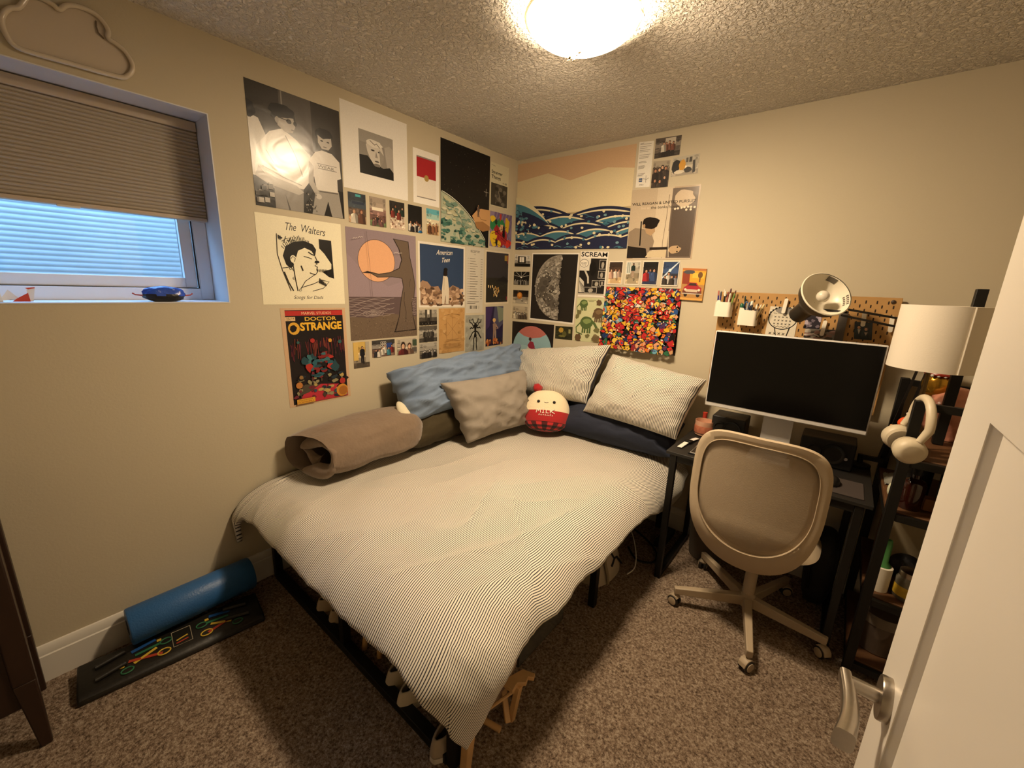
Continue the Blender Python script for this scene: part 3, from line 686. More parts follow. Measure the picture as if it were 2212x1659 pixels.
def cup(x0, x1, z0, z1, label):
    c = thing('pen_cup', ((x0+x1)/2, -.07, z0), label, 'pen cup', 'pegboard pen cups')
    b = new(); yy0, yy1 = -.108, -.034; rr = .014; out = []
    def ring(ins, z):
        p = []
        for (cx, cy, a0) in ((x1-rr, yy1-.004, 0), (x0+rr, yy1-.004, 90), (x0+rr, yy0+rr, 180), (x1-rr, yy0+rr, 270)):
            r_ = (rr if a0 > 90 else .004)
            if a0 <= 90: cx = x1-.004 if a0 == 0 else x0+.004
            for k in range(6):
                a = math.radians(a0+90*k/5); p.append((cx+(r_-ins)*math.cos(a) if True else 0, cy+(r_-ins)*math.sin(a), z))
        return [b.verts.new(q) for q in p]
    rs = [ring(0, z0), ring(0, z1), ring(.0022, z1), ring(.0022, z0+.004)]
    for A, B in zip(rs, rs[1:]):
        n = len(A)
        for i in range(n): b.faces.new((A[i], A[(i+1) % n], B[(i+1) % n], B[i]))
    b.faces.new(rs[0][::-1]); b.faces.new(rs[-1]); obj('cup_body', b, CUP, c, ang=50)
    for x in ((x0+x1)/2-.012,):
        b = new(); bar(b, (x, -.032, z1-.02), (x, -.032, z1+.012), .018, .004); obj('hook', b, CUP, c, bev=.0015)
    b = new(); lathe(b, [(.009, 0), (.009, .002)], (x0+.018, -.1055, z1+.001), (0, 1, 0), 20); obj('tab', b, CUP, c)
cup(1.538, 1.618, 1.408, 1.487, 'white pen cup at the left end of the pegboard')
cup(1.661, 1.748, 1.370, 1.450, 'white pen cup second from the left, full of markers and scissors')
rp_ = random.Random(5)
def pen(x, y, z, dx, dy, L, rad, col, tip, label, name='pen', tipc=None):
    d = V((dx, dy, 1)).normalized(); p = V((x, y, z)); o = thing(name, p, label, 'pen' if name == 'pen' else name.replace('_', ' '), 'pens in the pegboard cups')
    b = new(); tube(b, [p, p+d*(L*.8)], rad, 10); obj('barrel', b, mat('pen_'+col, col, .4), o)
    b = new(); tube(b, [p+d*(L*.8), p+d*(L*.95), p+d*L], [rad*1.08, rad*1.02, rad*.5 if tip else rad*.9], 10); obj('cap', b, mat('pen_'+(tipc or col), tipc or col, .35), o)
z1 = 1.413
for x, y, dx, dy, L, rad, col, tc_, lb in [
    (1.552, -.085, -.05, -.05, .135, .0042, '#2f2a7a', '#b06a5c', 'purple pen with a pinkish end in the left pen cup'),
    (1.560, -.095, .0, -.02, .130, .004, '#33307c', '#3a3a46', 'indigo ballpoint with a dark clip in the left pen cup'),
    (1.571, -.075, .0, .0, .142, .0038, '#c8a24a', '#d8cfc0', 'yellow pencil with a pale tip in the left pen cup'),
    (1.578, -.092, .02, -.02, .132, .0048, '#1d1a1c', '#e5ddd0', 'thick black marker with a white collar in the left pen cup'),
    (1.588, -.085, .04, .0, .130, .0042, '#a4605a', '#7a3b34', 'dusty pink pen in the left pen cup'),
    (1.592, -.060, .04, .03, .148, .0045, '#7c2f2a', '#4b1d1b', 'dark red pen, tallest in the left pen cup'),
    (1.597, -.092, .08, -.02, .122, .0048, '#d9d5c6', '#c6c2ae', 'white marker in the left pen cup'),
    (1.601, -.060, .16, .02, .140, .004, '#3a2622', '#542c25', 'brown pen leaning right in the left pen cup'),
    (1.605, -.088, .18, -.02, .125, .0045, '#7f9a4a', '#5d7a3a', 'light green pen leaning right in the left pen cup')]:
    pen(x, y, z1, dx, dy, L, rad, col, True, lb, 'pen', tc_)
z2 = 1.375
for x, y, dx, dy, L, rad, col, tc_, lb, nm in [
    (1.672, -.088, -.02, -.05, .110, .0085, '#e3ddcf', '#1d5b43', 'white glue bottle with a green top in the second pen cup', 'glue_bottle'),
    (1.688, -.060, -.10, .02, .150, .004, '#23402f', '#26352c', 'long dark green tool leaning left in the second pen cup', 'craft_tool'),
    (1.693, -.090, .05, -.02, .115, .0048, '#9aa0a6', '#8d9399', 'silver marker in the second pen cup', 'pen'),
    (1.705, -.080, .08, .0, .125, .0065, '#20304e', '#e6dfd0', 'navy marker with a white cap in the second pen cup', 'pen'),
    (1.713, -.092, .05, -.02, .105, .0048, '#22242c', '#22242c', 'short black marker at the front of the second pen cup', 'pen'),
    (1.720, -.065, .15, .02, .112, .003, '#4a2e2a', '#e6dfd0', 'thin brown paintbrush with a white tip in the second pen cup', 'pen'),
    (1.726, -.090, .16, -.02, .105, .003, '#2c2030', '#e9e0cc', 'thin plum paintbrush with a cream tip in the second pen cup', 'pen'),
    (1.731, -.060, .22, .02, .112, .003, '#3b2a22', '#efe8d8', 'thin dark brush leaning right in the second pen cup', 'pen'),
    (1.735, -.090, .36, -.04, .118, .0055, '#7a6438', '#c6b585', 'tan stick leaning far right out of the second pen cup', 'craft_stick')]:
    pen(x, y, z2, dx, dy, L, rad, col, True, lb, nm, tc_)
sc_ = thing('scissors', (1.692, -.07, z2), 'blue handled scissors standing in the second pen cup', 'scissors')
b = new(); bar(b, (1.692, -.07, z2), (1.696, -.07, z2+.075), .010, .002); obj('blades', b, SILV, sc_)
for s in (-1, 1):
    b = new(); c0 = V((1.697+s*.011, -.07, z2+.098)); tube(b, [c0+V((.009*math.cos(2*PI*i/20), 0, .02*math.sin(2*PI*i/20))) for i in range(20)], .0032, 8, closed=True); obj('handle_loop', b, mat('scissor_blue', '#1f4f80', .4), sc_)
def clip(x0, z0, x1, z1, label):
    b = new(); p, q = V((x0, pgy-.012, z0)), V((x1, pgy-.016, z1)); d = (q-p).normalized(); s = V((0, 1, 0)).cross(d); w = .0085; pts = []
    for k in range(9): a = PI*k/8; pts.append(p-d*math.sin(a)*w*.9+s*math.cos(a)*w)
    for k in range(9): a = PI*k/8; pts.append(q+d*math.sin(a)*w*.9-s*math.cos(a)*w)
    o = thing('board_clip', (x1, pgy, min(z0, z1)), label, 'clip', 'white pegboard clips')
    prism(b, pts, (0, -.004, 0)); obj('lever', b, CUP, o, bev=.001)
    b = new(); bar(b, (x0*.6+x1*.4, pgy-.013, z0*.6+z1*.4), (x0*.6+x1*.4, pgy, z0*.6+z1*.4), .01, .01); obj('peg', b, CUP, o)
clip(1.862, 1.512, 1.858, 1.45, 'white clip holding the black and white doodled bag')
clip(2.04, 1.414, 2.037, 1.352, 'white clip in the middle of the board over the grey strips')
clip(2.181, 1.464, 2.184, 1.412, 'white clip above the dark blue portrait photo')
clip(2.281, 1.454, 2.284, 1.394, 'white clip at the right end of the pegboard beside the lampshade')
# ---------------------------------------------------------------- things clipped to the pegboard (paper art comes later)
# ---------------------------------------------------------------- architect lamp
LB = mat('lamp_black', '#161310', .45); LWH = mat('lamp_white_inside', '#e4dcc8', .35)
al = thing('desk_lamp', (2.40, -.10, dz), 'black adjustable desk lamp with its head turned up above the monitor', 'desk lamp')
hc_ = V((2.03, -.30, 1.545)); vw = (hc_-CAM).normalized(); vr = vw.cross(V((0, 0, 1))).normalized(); hax = (-vw*.70+vr*.48+vr.cross(vw)*.53).normalized()
b = new(); prof = [(.022, -.20), (.038, -.197), (.041, -.115), (.048, -.10), (.074, -.066), (.095, -.036), (.104, 0), (.1055, .003), (.103, .003)]
lathe(b, prof, hc_, hax, 48, cap=False); hd = obj('lamp_head', b, LB, al)
b = new(); lathe(b, [(.103, .0025), (.093, -.034), (.071, -.060), (.043, -.072), (.001, -.073)], hc_, hax, 48, cap=False); obj('reflector', b, LWH, hd)
b = new(); ball(b, hc_-hax*.018, .026, n=20, m=14); obj('bulb', b, mat('bulb_glass', '#d8d0bf', .12, coat=.5), hd)
fr_ = frame_of(hax)
b = new(); lathe(b, [(.1065, .0), (.1068, .004), (.103, .006)], hc_, hax, 48, cap=False); obj('rim', b, LWH, hd)
INKP = mat('label_ink', '#5d564b', .6)
b = new()
_, sA, tA = fr_
def refl(a, rr, zz, off=.0015): return hc_+hax*(zz)+(sA*math.cos(a)+tA*math.sin(a))*(rr-off)
def arcpatch(a0, a1, k0, k1):
    p0, p1 = (.103, .0025), (.093, -.034)
    vv = []
    for i in range(7):
        a = a0+(a1-a0)*i/6; row = []
        for k in (k0, k1): row.append(b.verts.new(refl(a, p0[0]*(1-k)+p1[0]*k, p0[1]*(1-k)+p1[1]*k)))
        vv.append(row)
    for A, B in zip(vv, vv[1:]): b.faces.new((A[0], B[0], B[1], A[1]))
def ang_of(v): return math.atan2(v.dot(tA), v.dot(sA))
aup = ang_of(V((.35, .1, .9))); art_ = ang_of(V((.9, .35, -.1)))
arcpatch(aup-.12, aup+.30, .1, .75)
obj('maker_label', b, INKP, hd, fix=False)
b = new()
for i in range(5):
    a0 = art_-.28+.1*i; arcpatch(a0, a0+.05, .12, .45); arcpatch(a0+.01, a0+.07, .6, .85)
obj('printed_notes', b, INKP, hd, fix=False)
elb = V((2.42, -.11, 1.415)); kn = hc_+vr*.108-vr.cross(vw)*.055-hax*.035
b = new(); bar(b, kn+V((0, 0, .012)), elb+V((0, 0, .02)), .009, .009); obj('upper_arm_rod', b, LB, al)
b = new(); bar(b, kn+V((-.02, 0, -.014)), elb+V((0, 0, -.02)), .009, .009); obj('upper_arm_rod', b, LB, al)
b = new(); tube(b, [kn*.42+elb*.58+V((0, -.006, -.005)), elb+V((0, -.006, .0))], .0045, 8); obj('spring', b, mat('spring_brass', '#8d7f5f', .35, metal=.8), al)
b = new(); bar(b, kn, hc_-hax*.125, .016, .010); obj('head_bracket', b, LB, al)
b = new(); bar(b, elb+V((0, 0, .03)), elb+V((0, 0, -.035)), .03, .02); obj('elbow_joint', b, LB, al)
b = new(); bar(b, elb, (2.352, -.085, dz+.05), .009); bar(b, elb+V((.03, 0, -.01)), (2.382, -.085, dz+.05), .009); obj('lower_arm', b, LB, al)
b = new(); lathe(b, [(.045, .0), (.045, .012), (.012, .02), (.012, .06)], (2.29, -.09, dz+.001), n=24); bar(b, (2.29, -.09, dz+.05), (2.37, -.085, dz+.05), .02); obj('base', b, LB, al)
# ---------------------------------------------------------------- shelf unit at the right end of the desk
WOOD = mat('rustic_board', '#5d3d22', .6, var=.45, vs_=14, bump=.1, bs=30)
sx0, sx1, sy0, sy1 = 2.362, 2.96, -.61, -.02
sh = thing('shelf_unit', ((sx0+sx1)/2, (sy0+sy1)/2, 0), 'tall black metal shelf with rustic brown boards beside the door', 'shelf')
pw = .032
for x in (sx0, sx1-pw):
    for y in (sy0, sy1-pw):
        obj('post', box(new(), x, x+pw, y, y+pw, .002, 1.187), BLK, sh, bev=.002)
for z in (.062, .372, .748, .968):
    obj('shelf_board', box(new(), sx0+pw*.2, sx1-pw*.2, sy0+pw+.001, sy1-pw-.001, z-.018, z), WOOD, sh, bev=.002)
    obj('front_rail', box(new(), sx0+pw+.001, sx1-pw-.001, sy0+.004, sy0+.026, z-.028, z-.002), BLK, sh)
    for x in (sx0+.006, sx1-.026): obj('side_rail', box(new(), x, x+.02, sy0+pw+.001, sy1-pw-.001, z-.046, z-.0185), BLK, sh)
obj('top_rail', box(new(), sx0+pw+.001, sx1-pw-.001, sy0+.004, sy0+.026, 1.155, 1.181), BLK, sh)
obj('top_rail', box(new(), sx0+pw+.001, sx1-pw-.001, sy1-.028, sy1-.006, 1.155, 1.181), BLK, sh)
obj('tall_post', box(new(), 2.478, 2.51, -.305, -.273, .97, 1.583), BLK, sh, bev=.002)
obj('tall_post', box(new(), 2.925, 2.957, -.305, -.273, .97, 1.583), BLK, sh, bev=.002)
# table lamp with drum shade, on the shelf
lx, ly = 2.395, -.44
tl = thing('table_lamp', (lx, ly, .968), 'table lamp with a white drum shade standing on the shelf', 'table lamp')
b = new(); lathe(b, [(.06, .001), (.06, .012), (.012, .02)], (lx, ly, .968), n=28); obj('lamp_base', b, mat('brass_dark', '#6d5a3a', .35, metal=.7), tl)
b = new(); tube(b, [(lx, ly, .985), (lx, ly, 1.40)], .007, 12); obj('lamp_stem', b, MATS['brass_dark'], tl)
SHD = mat('lampshade_linen', '#e2d9c9', .85, bump=.05, bs=250)
b = new(); lathe(b, [(.124, 1.285), (.122, 1.518), (.119, 1.518), (.121, 1.285)], (lx, ly, 0), n=64, cap=False)
b.faces.ensure_lookup_table(); obj('lamp_shade', b, SHD, tl)
b = new(); a = math.atan2(CAM.y-ly, CAM.x-lx)+.62; ca, sa = math.cos(a), math.sin(a)
bar(b, (lx+.1238*ca, ly+.1238*sa, 1.286), (lx+.1222*ca, ly+.1222*sa, 1.517), .006, .003); obj('shade_seam', b, mat('seam_pale', '#efe8da', .7), tl)
b = new(); 
for k in range(3): a = 2*PI*k/3; bar(b, (lx, ly, 1.40), (lx+.12*math.cos(a), ly+.12*math.sin(a), 1.50), .003)
obj('shade_spider', b, MATS['brass_dark'], tl)
# headphones hung on the front post
HP = mat('headphone_cream', '#cdc0a6', .45)
hp = thing('headphones', (2.378, -.62, .99), 'cream over-ear headphones hooked over the top of the shelf post', 'headphones')
hq = V((2.378, -.595, 0))
hs = V((.62, .10, 0)).normalized(); hn = V((-.72, -.69, 0)).normalized()
def hpt(s, z, dn=0): return V((2.377, -.597, 0))+V((-.30, -.95, 0)).normalized()*(0)+V((.012, -.02, 0))+V((.26, -.96, 0))*s*.78+V((0, 0, 1.165+(z-1.165)*.76-.12*s))+V((-.96, -.26, 0))*dn*.86
arc = []
for i in range(25):
    t_ = PI*i/24; s_ = -math.cos(t_)*.088; z_ = 1.095+.115*math.sin(t_)
    arc.append(hpt(s_, z_))
arc = [hpt(-.088, 1.04, .02)]+arc+[hpt(.088, 1.04, .02)]
b = new(); tube(b, arc, [.011]+[.0135]*25+[.011], 14); obj('headband', b, HP, hp)
for s in (-1, 1):
    b = new(); tube(b, [hpt(s*.088, 1.05, .018), hpt(s*.09, 1.015, .024), hpt(s*.088, .985, .03)], [.009, .007, .007], 10); obj('yoke_arm', b, HP, hp)
    b = new(); axis = (hpt(1, 0)-hpt(0, 0)).normalized()*s; c0 = hpt(s*.05, .985, .035)
    lathe(b, [(.036, -.006), (.043, .0), (.046, .013), (.044, .03), (.034, .040), (.028, .042), (.001, .042)], c0, axis, 32); eo = obj('ear_cup', b, HP, hp)
    b = new(); lathe(b, [(.026, -.02), (.039, -.018), (.043, -.008), (.040, -.0)], c0, axis, 32); obj('ear_pad', b, mat('pad_grey', '#b3a68e', .8), eo)
# pink salt rock, gold foil figure, toy bird, white bits
b = new(); ball(b, (2.545, -.17, 1.075), .10, .08, .115, 28, 20)
for v_ in b.verts:
    c0 = V((2.545, -.17, 1.075)); d = v_.co-c0; v_.co = c0+d*(1+.22*nz(d.x*16, d.y*16, d.z*16)+.10*nz(d.x*40, d.y*40, d.z*40)); v_.co.z = max(v_.co.z, .970)
obj('salt_rock', b, mat('pink_salt', '#d08f78', .25, var=.45, vs_=22, bump=.5, bs=28), label='large pink salt rock on the shelf behind the black posts', cat='salt rock', ang=60)
gf = thing('gold_figurine', (2.475, -.11, .968), 'glossy gold figurine on a pedestal under the lampshade', 'figurine')
GOLD = mat('gold_gloss', '#a57c28', .2, metal=.75, var=.3, vs_=30)
b = new(); lathe(b, [(.04, .001), (.04, .15), (.046, .155), (.046, .165), (.02, .168)], (2.475, -.11, .968), n=28); obj('pedestal', b, mat('pedestal_tan', '#8d6c40', .5), gf)
b = new(); ball(b, (2.475, -.11, 1.185), .052, .045, .058, 20, 14); obj('figure_body', b, GOLD, gf)
b = new(); ball(b, (2.473, -.115, 1.262), .04, .036, .036, 18, 12); obj('figure_head', b, GOLD, gf)
for s in (-1, 1):
    b = new(); lathe(b, [(.013, 0), (.008, .016), (.001, .026)], (2.473+s*.024, -.115, 1.285), (s*.25, 0, 1), 10); obj('figure_ear', b, GOLD, gf)
b = new(); tube(b, [(2.475+.045*math.cos(2*PI*i/24), -.112+.04*math.sin(2*PI*i/24), 1.232) for i in range(24)], .008, 8, closed=True); obj('red_collar', b, mat('collar_red', '#8c2a1a', .35), gf)
for k in range(4): b = new(); ball(b, (2.445+.02*k, -.152, 1.226), .006, n=8, m=6); obj('bead', b, SILV, gf)
tb_ = thing('toy_bird', (2.335+.065, -.50, .968), 'small orange and white toy figure beside the headphones', 'toy')
b = new(); tube(b, [(2.40, -.50, .97), (2.40, -.50, 1.05)], .02, 14); obj('stand', b, BLK, tb_)
b = new(); ball(b, (2.375, -.49, 1.075), .032, .026, .026, 16, 12); obj('orange_body', b, mat('toy_orange', '#d8501e', .5), tb_)
b = new(); ball(b, (2.385, -.49, 1.112), .024, .018, .012, 14, 10); obj('white_cap', b, mat('toy_white', '#dcd3c6', .5), tb_)
b = new(); box(b, 2.352, 2.402, -.512, -.47, 1.048, 1.066); obj('tan_base', b, mat('toy_tan', '#c9a070', .5), tb_, bev=.004)
b = new(); tube(b, [(2.352, -.50, 1.056), (2.325, -.505, 1.06)], .005, 8); obj('peg_hand', b, MATS['toy_tan'], tb_)
# amber bottle, black jar and dark box on the shelf at desk height
zb = .748
b_ = thing('amber_bottle', (2.435, -.50, zb), 'dark amber glass bottle on the shelf board at desk height', 'bottle')
b = new(); lathe(b, [(.034, .001), (.036, .006), (.036, .10), (.03, .115), (.014, .125), (.014, .14)], (2.435, -.50, zb), n=28); obj('glass', b, mat('amber_glass', '#2a0f08', .08, coat=.4), b_)
b = new(); lathe(b, [(.017, .14), (.017, .165), (.001, .166)], (2.435, -.50, zb), n=20); obj('stopper', b, BLK, b_)
cn_ = thing('black_canister', (2.455, -.36, zb), 'tall matt black canister behind the amber bottle', 'canister')
b = new(); lathe(b, [(.045, .001), (.046, .16)], (2.455, -.36, zb), n=28); obj('can', b, SPK, cn_)
b = new(); lathe(b, [(.047, .16), (.047, .19), (.02, .195), (.018, .2)], (2.455, -.36, zb), n=28); obj('lid', b, BLK, cn_)
obj('dark_box', box(new(), 2.52, 2.70, -.55, -.36, zb+.001, zb+.13), mat('box_dark', '#1b1714', .6), bev=.003, label='plain black box right of the amber bottle on the shelf', cat='box')
obj('wood_block', box(new(), 2.475, 2.512, -.49, -.45, zb+.001, zb+.05), mat('block_tan', '#8a5b34', .6), bev=.002, label='small tan wooden block between bottle and black box', cat='wooden block')
we = thing('white_ornament', (2.385, -.43, zb), 'small white two-lobed ornament at the left edge of the shelf', 'ornament')
b = new(); ball(b, (2.384, -.42, zb+.03), .011, .011, .029, 14, 10); obj('lobe', b, mat('ornament_white', '#cfd0b4', .5), we)
b = new(); ball(b, (2.40, -.452, zb+.014), .017, .012, .0135, 14, 10); obj('lobe', b, MATS['ornament_white'], we)
bg = new(); vv = []
def bagfn(a, c): return V((2.375+.12*a, -.30+.16*c+.02*nz(a*4, c*4), zb+.003+.035*(1-abs(2*a-1)**2)*(1-abs(2*c-1)**2)+.012*abs(nz(a*9, c*9, 3))))
grid(bg, bagfn, 16, 16); bo = obj('clear_bag', bg, mat('plastic_film', '#8b8a80', .12, bump=.5, bs=25), label='crumpled clear plastic bag on the shelf beside the desk', cat='plastic bag', ang=30)
# lower shelf: lint roller, picture frame, glass jar; bottom: clear cake tub
zl = .372
lr = thing('lint_roller', (2.412, -.50, zl), 'white lint roller standing up with a green handle', 'lint roller')
b = new(); lathe(b, [(.034, .001), (.034, .105), (.031, .107), (.026, .107), (.026, .02)], (2.412, -.50, zl), n=32); obj('paper_roll', b, mat('roll_white', '#d6cdbb', .8), lr)
b = new(); lathe(b, [(.025, .08), (.025, .112), (.014, .125), (.014, .20), (.010, .222), (.001, .226)], (2.412, -.50, zl), n=24); obj('green_handle', b, mat('handle_green', '#3f7a3e', .5), lr)
jr = thing('glass_jar', (2.498, -.505, zl), 'glass jar of yellow and grey bits beside the lint roller', 'jar')
b = new(); lathe(b, [(.036, .001), (.042, .01), (.042, .085), (.034, .10), (.034, .112)], (2.498, -.505, zl), n=28); obj('glass', b, mat('jar_glass', '#6f6a5e', .06, coat=.6, var=.4, vs_=30), jr)
b = new(); lathe(b, [(.0365, .10), (.0365, .122), (.03, .125), (.001, .125)], (2.498, -.505, zl), n=28); obj('metal_lid', b, NICK, jr)
b = new(); lathe(b, [(.0424, .02), (.0428, .022), (.0428, .06), (.0424, .062)], (2.498, -.505, zl), n=28, cap=False); obj('yellow_contents', b, mat('jar_yellow', '#c9a732', .4, var=.5, vs_=50), jr)
pf = thing('framed_board', (2.60, -.30, zl), 'brown wooden picture frame leaning at the back of the lower shelf', 'picture frame')
b = new(); rect = (2.40, 2.80, -.235, -.215, zl+.002, zl+.27)
for a in ((2.40, 2.425, -.235, -.215, zl+.002, zl+.27), (2.775, 2.80, -.235, -.215, zl+.002, zl+.27), (2.425, 2.775, -.235, -.215, zl+.002, zl+.027), (2.425, 2.775, -.235, -.215, zl+.245, zl+.27)): box(b, *a)
obj('frame', b, WOOD, pf); obj('mat_board', box(new(), 2.425, 2.775, -.228, -.22, zl+.027, zl+.245), mat('mat_cream', '#a79a7e', .8), pf)
obj('black_pouch', (lambda b: (ball(b, (2.50, -.36, zl+.06), .06, .05, .058, 16, 12), b)[1])(new()), mat('pouch_black', '#17161a', .5, bump=.3), label='black pouch between the lint roller and picture frame', cat='pouch')
tu = thing('cake_tub', (2.465, -.43, .062), 'clear plastic cake tub with grey lid on the bottom shelf', 'tub')
b = new(); lathe(b, [(.06, .001), (.068, .004), (.075, .14)], (2.465, -.43, .062), n=32); obj('tub_body', b, mat('tub_plastic', '#574a40', .1, coat=.4), tu)
b = new(); lathe(b, [(.079, .138), (.08, .175), (.076, .182), (.001, .182)], (2.465, -.43, .062), n=32); obj('lid', b, mat('tub_lid', '#6f6458', .35), tu)
# black backpack hanging between desk and shelf
# ---------------------------------------------------------------- push-up board and foam roller by the left wall
bd = thing('pushup_board', (.19, -2.365, 0), 'folded black push-up board with colour coded handle slots on the carpet', 'exercise board')
PB = mat('board_black', '#17140f', .45, bump=.1, bs=60)
b = new(); A, B_ = V((.245, -2.665, 0)), V((.315, -2.075, 0)); dr = (B_-A).normalized(); nr = V((dr.y, -dr.x, 0))
if nr.x < 0: nr = -nr
L_ = (B_-A).length; wdt = .165
def bp(s, t, z): return A+dr*s-nr*t+V((0, 0, z))     # s along, t back towards the wall
b = new(); pr_ = [bp(0, 0, .002), bp(0, 0, .016), bp(0, .02, .035), bp(0, wdt, .052), bp(0, wdt, .002)]
prism(b, pr_, dr*L_); obj('board_body', b, PB, bd, bev=.008)
def btop(s, t, off=.0015): return bp(s, t, .035+(t-.02)/(wdt-.02)*.017+off)
for s0, sg in ((.05, 1), (L_-.05, -1)):
    for k in range(2):
        b = new(); tube(b, [btop(s0, .05+.06*k, .006), btop(s0+sg*.085, .07+.06*k, .007)], .009, 10); obj('grip_ridge', b, PB, bd)
CY, CR, CG, CB = mat('slot_yellow', '#c9a83a', .5), mat('slot_red', '#a33a24', .5), mat('slot_green', '#2f6a48', .5), mat('slot_blue', '#1f4f8f', .5)
def flat(name, a, c, w, m):
    b = new(); d = (btop(*c)-btop(*a)).normalized(); up = V((0, 0, 1)); s = d.cross(up)
    p = [btop(*a)-s*w/2, btop(*c)-s*w/2, btop(*c)+s*w/2, btop(*a)+s*w/2]; prism(b, p, (0, 0, .0012)); obj(name, b, m, bd)
def ring(s, t, rr, m):
    b = new(); tube(b, [btop(s, t, .002)+dr*rr*math.cos(2*PI*i/24)-nr*(rr*.8*math.sin(2*PI*i/24)) for i in range(24)], .0026, 6, closed=True); obj('handle_slot', b, m, bd)
def motif(s0, sg):
    f_ = lambda k: s0+sg*k
    flat('red_bar', (f_(0), .075), (f_(.10), .045), .013, CR); flat('green_bar', (f_(.02), .092), (f_(.10), .10), .012, CG); flat('blue_bar', (f_(.01), .115), (f_(.085), .13), .016, CB)
    flat('yellow_bar', (f_(.015), .055), (f_(.085), .085), .012, CY); flat('yellow_tab', (f_(.088), .118), (f_(.102), .118), .013, CY); flat('yellow_tab', (f_(-.03), .065), (f_(-.012), .06), .012, CY)
    ring(f_(.105), .048, .020, CY); ring(f_(.115), .10, .019, CG); ring(f_(-.005), .036, .018, CG)
motif(L_/2-.155, 1); motif(L_/2+.195, -1)
b = new(); c_ = [btop(L_/2-.022+.002, .045), btop(L_/2+.042, .045), btop(L_/2+.042, .125), btop(L_/2-.02, .125)]; tube(b, [p+V((0, 0, .002)) for p in c_], .0016, 6, closed=True); obj('logo_panel', b, mat('panel_line', '#a59a86', .5), bd)
flat('panel_stroke', (L_/2-.008, .075), (L_/2+.03, .085), .006, CY); flat('panel_stroke', (L_/2-.01, .06), (L_/2+.03, .066), .006, CR)
fr0, fr1 = V((.094, -2.492, .126)), V((.094, -2.045, .126)); 
FOAM = mat('foam_blue', '#2b5d94', .42, bump=.15, bs=160)
fo = thing('foam_roller', (.088, -2.27, .05), 'blue foam roller lying on the black board along the wall', 'foam roller')
b = new(); lathe(b, [(.06, 0), (.07, .001), (.074, .006), (.074, .441), (.07, .446), (.06, .447)], fr0, (0, 1, 0), 48); obj('foam_body', b, FOAM, fo)
b = new(); lathe(b, [(.03, -.0012), (.03, .0004)], fr0, (0, 1, 0), 24); obj('end_hole', b, mat('hole_dark', '#101a26', .9), fo)
# ---------------------------------------------------------------- dark dresser at the left edge
DRW = mat('dark_walnut', '#2c1a0f', .45, var=.35, vs_=8, bump=.06)
dr_ = thing('dresser', (.18, -3.02, 0), 'dark brown wooden dresser at the near end of the left wall', 'dresser')
obj('body', box(new(), .02, .315, -3.30, -2.745, .16, .87), DRW, dr_, bev=.006)
obj('top', box(new(), .02, .325, -3.31, -2.735, .871, .89), DRW, dr_, bev=.004)
for x, y in ((.30, -2.752), (.045, -2.752), (.30, -3.28), (.045, -3.28)):
    b = new(); bar(b, (x, y, .868), (x, y, .25), .05, .05, .05, .05); bar(b, (x, y, .25), (x+(.02 if x > .2 else 0), y+(.01 if y > -3 else 0), .0), .05, .05, .028, .028); obj('leg', b, DRW, dr_, bev=.004)
obj('side_panel', box(new(), .075, .272, -2.7445, -2.738, .24, .80), mat('walnut_panel', '#3a2416', .4, var=.3, vs_=10), dr_, bev=.003)
lb = thing('looped_cord', (.27, -2.70, .89), 'black looped cord end sticking out past the dresser top', 'cord')
b = new(); tube(b, [V((.27, -2.755, .893))+V((0, .028-.028*math.cos(2*PI*i/24), .02+.019*math.sin(2*PI*i/24))) for i in range(24)], .0025, 8, closed=True); obj('loop', b, CORD, lb)
# ---------------------------------------------------------------- window sill
SP = WZ0+.004
bagb = new()
def pouch(a, c):
    th = 2*PI*a; ph = PI*c
    x = math.sin(ph)*math.cos(th); y = math.sin(ph)*math.sin(th); z = -math.cos(ph)
    k = 1+.16*nz(x*2.5, y*2.5, z*2.5+1)+.08*nz(x*7, y*7, z*7)
    return V((-.045+.030*x*k, -2.185+.066*(abs(y)**.7)*(1 if y > 0 else -1)*k, SP+.031+.031*(abs(z)**.75)*(1 if z > 0 else -1)*(1-.25*max(0, z)*abs(y))*(1+.1*nz(x*3, y*3, 5))))
vv = grid(bagb, pouch, 40, 20, wrap=True)
po = thing('blue_pouch', (-.045, -2.185, SP), 'crumpled shiny blue and black pouch on the window sill', 'pouch')
lo = obj('pouch_body', bagb, [mat('pouch_blue', '#2a4fb8', .25, var=.4, vs_=25, bump=.4, bs=40), mat('pouch_dark', '#14141c', .3, bump=.3)], po, ang=50)
for pg in lo.data.polygons:
    pg.material_index = 1 if pg.center.z < .028+.004*math.sin(pg.center.y*90) else 0
for sy in (-1, 1):
    b = new(); tube(b, [(-.045, -2.185+sy*.064, SP+.024), (-.05, -2.185+sy*.088, SP+.027), (-.052, -2.185+sy*.096, SP+.033)], .0028, 6); obj('red_tie', b, mat('tie_red', '#a2392c', .5), po)
cr = thing('paper_crane', (-.06, -2.565, SP), 'folded red and white paper crane at the left of the sill', 'paper ornament')
PR, PW = mat('paper_red', '#c9452f', .7), mat('paper_white', '#e6e2da', .7)
def fold(name, pts, m):
    b = new(); prism(b, pts, (.0025, 0, 0)); obj(name, b, m, cr, smooth=False)
y_ = -2.585
fold('body', [(-.06, y_, SP+.001), (-.06, y_+.04, SP+.001), (-.06, y_+.038, SP+.03), (-.06, y_+.012, SP+.012)], PR)
fold('neck', [(-.063, y_+.04, SP+.001), (-.063, y_+.047, SP+.002), (-.063, y_+.056, SP+.046), (-.063, y_+.036, SP+.04)], PW)
fold('beak', [(-.066, y_+.034, SP+.046), (-.066, y_+.056, SP+.049), (-.066, y_+.056, SP+.044), (-.066, y_+.042, SP+.04)], PR)
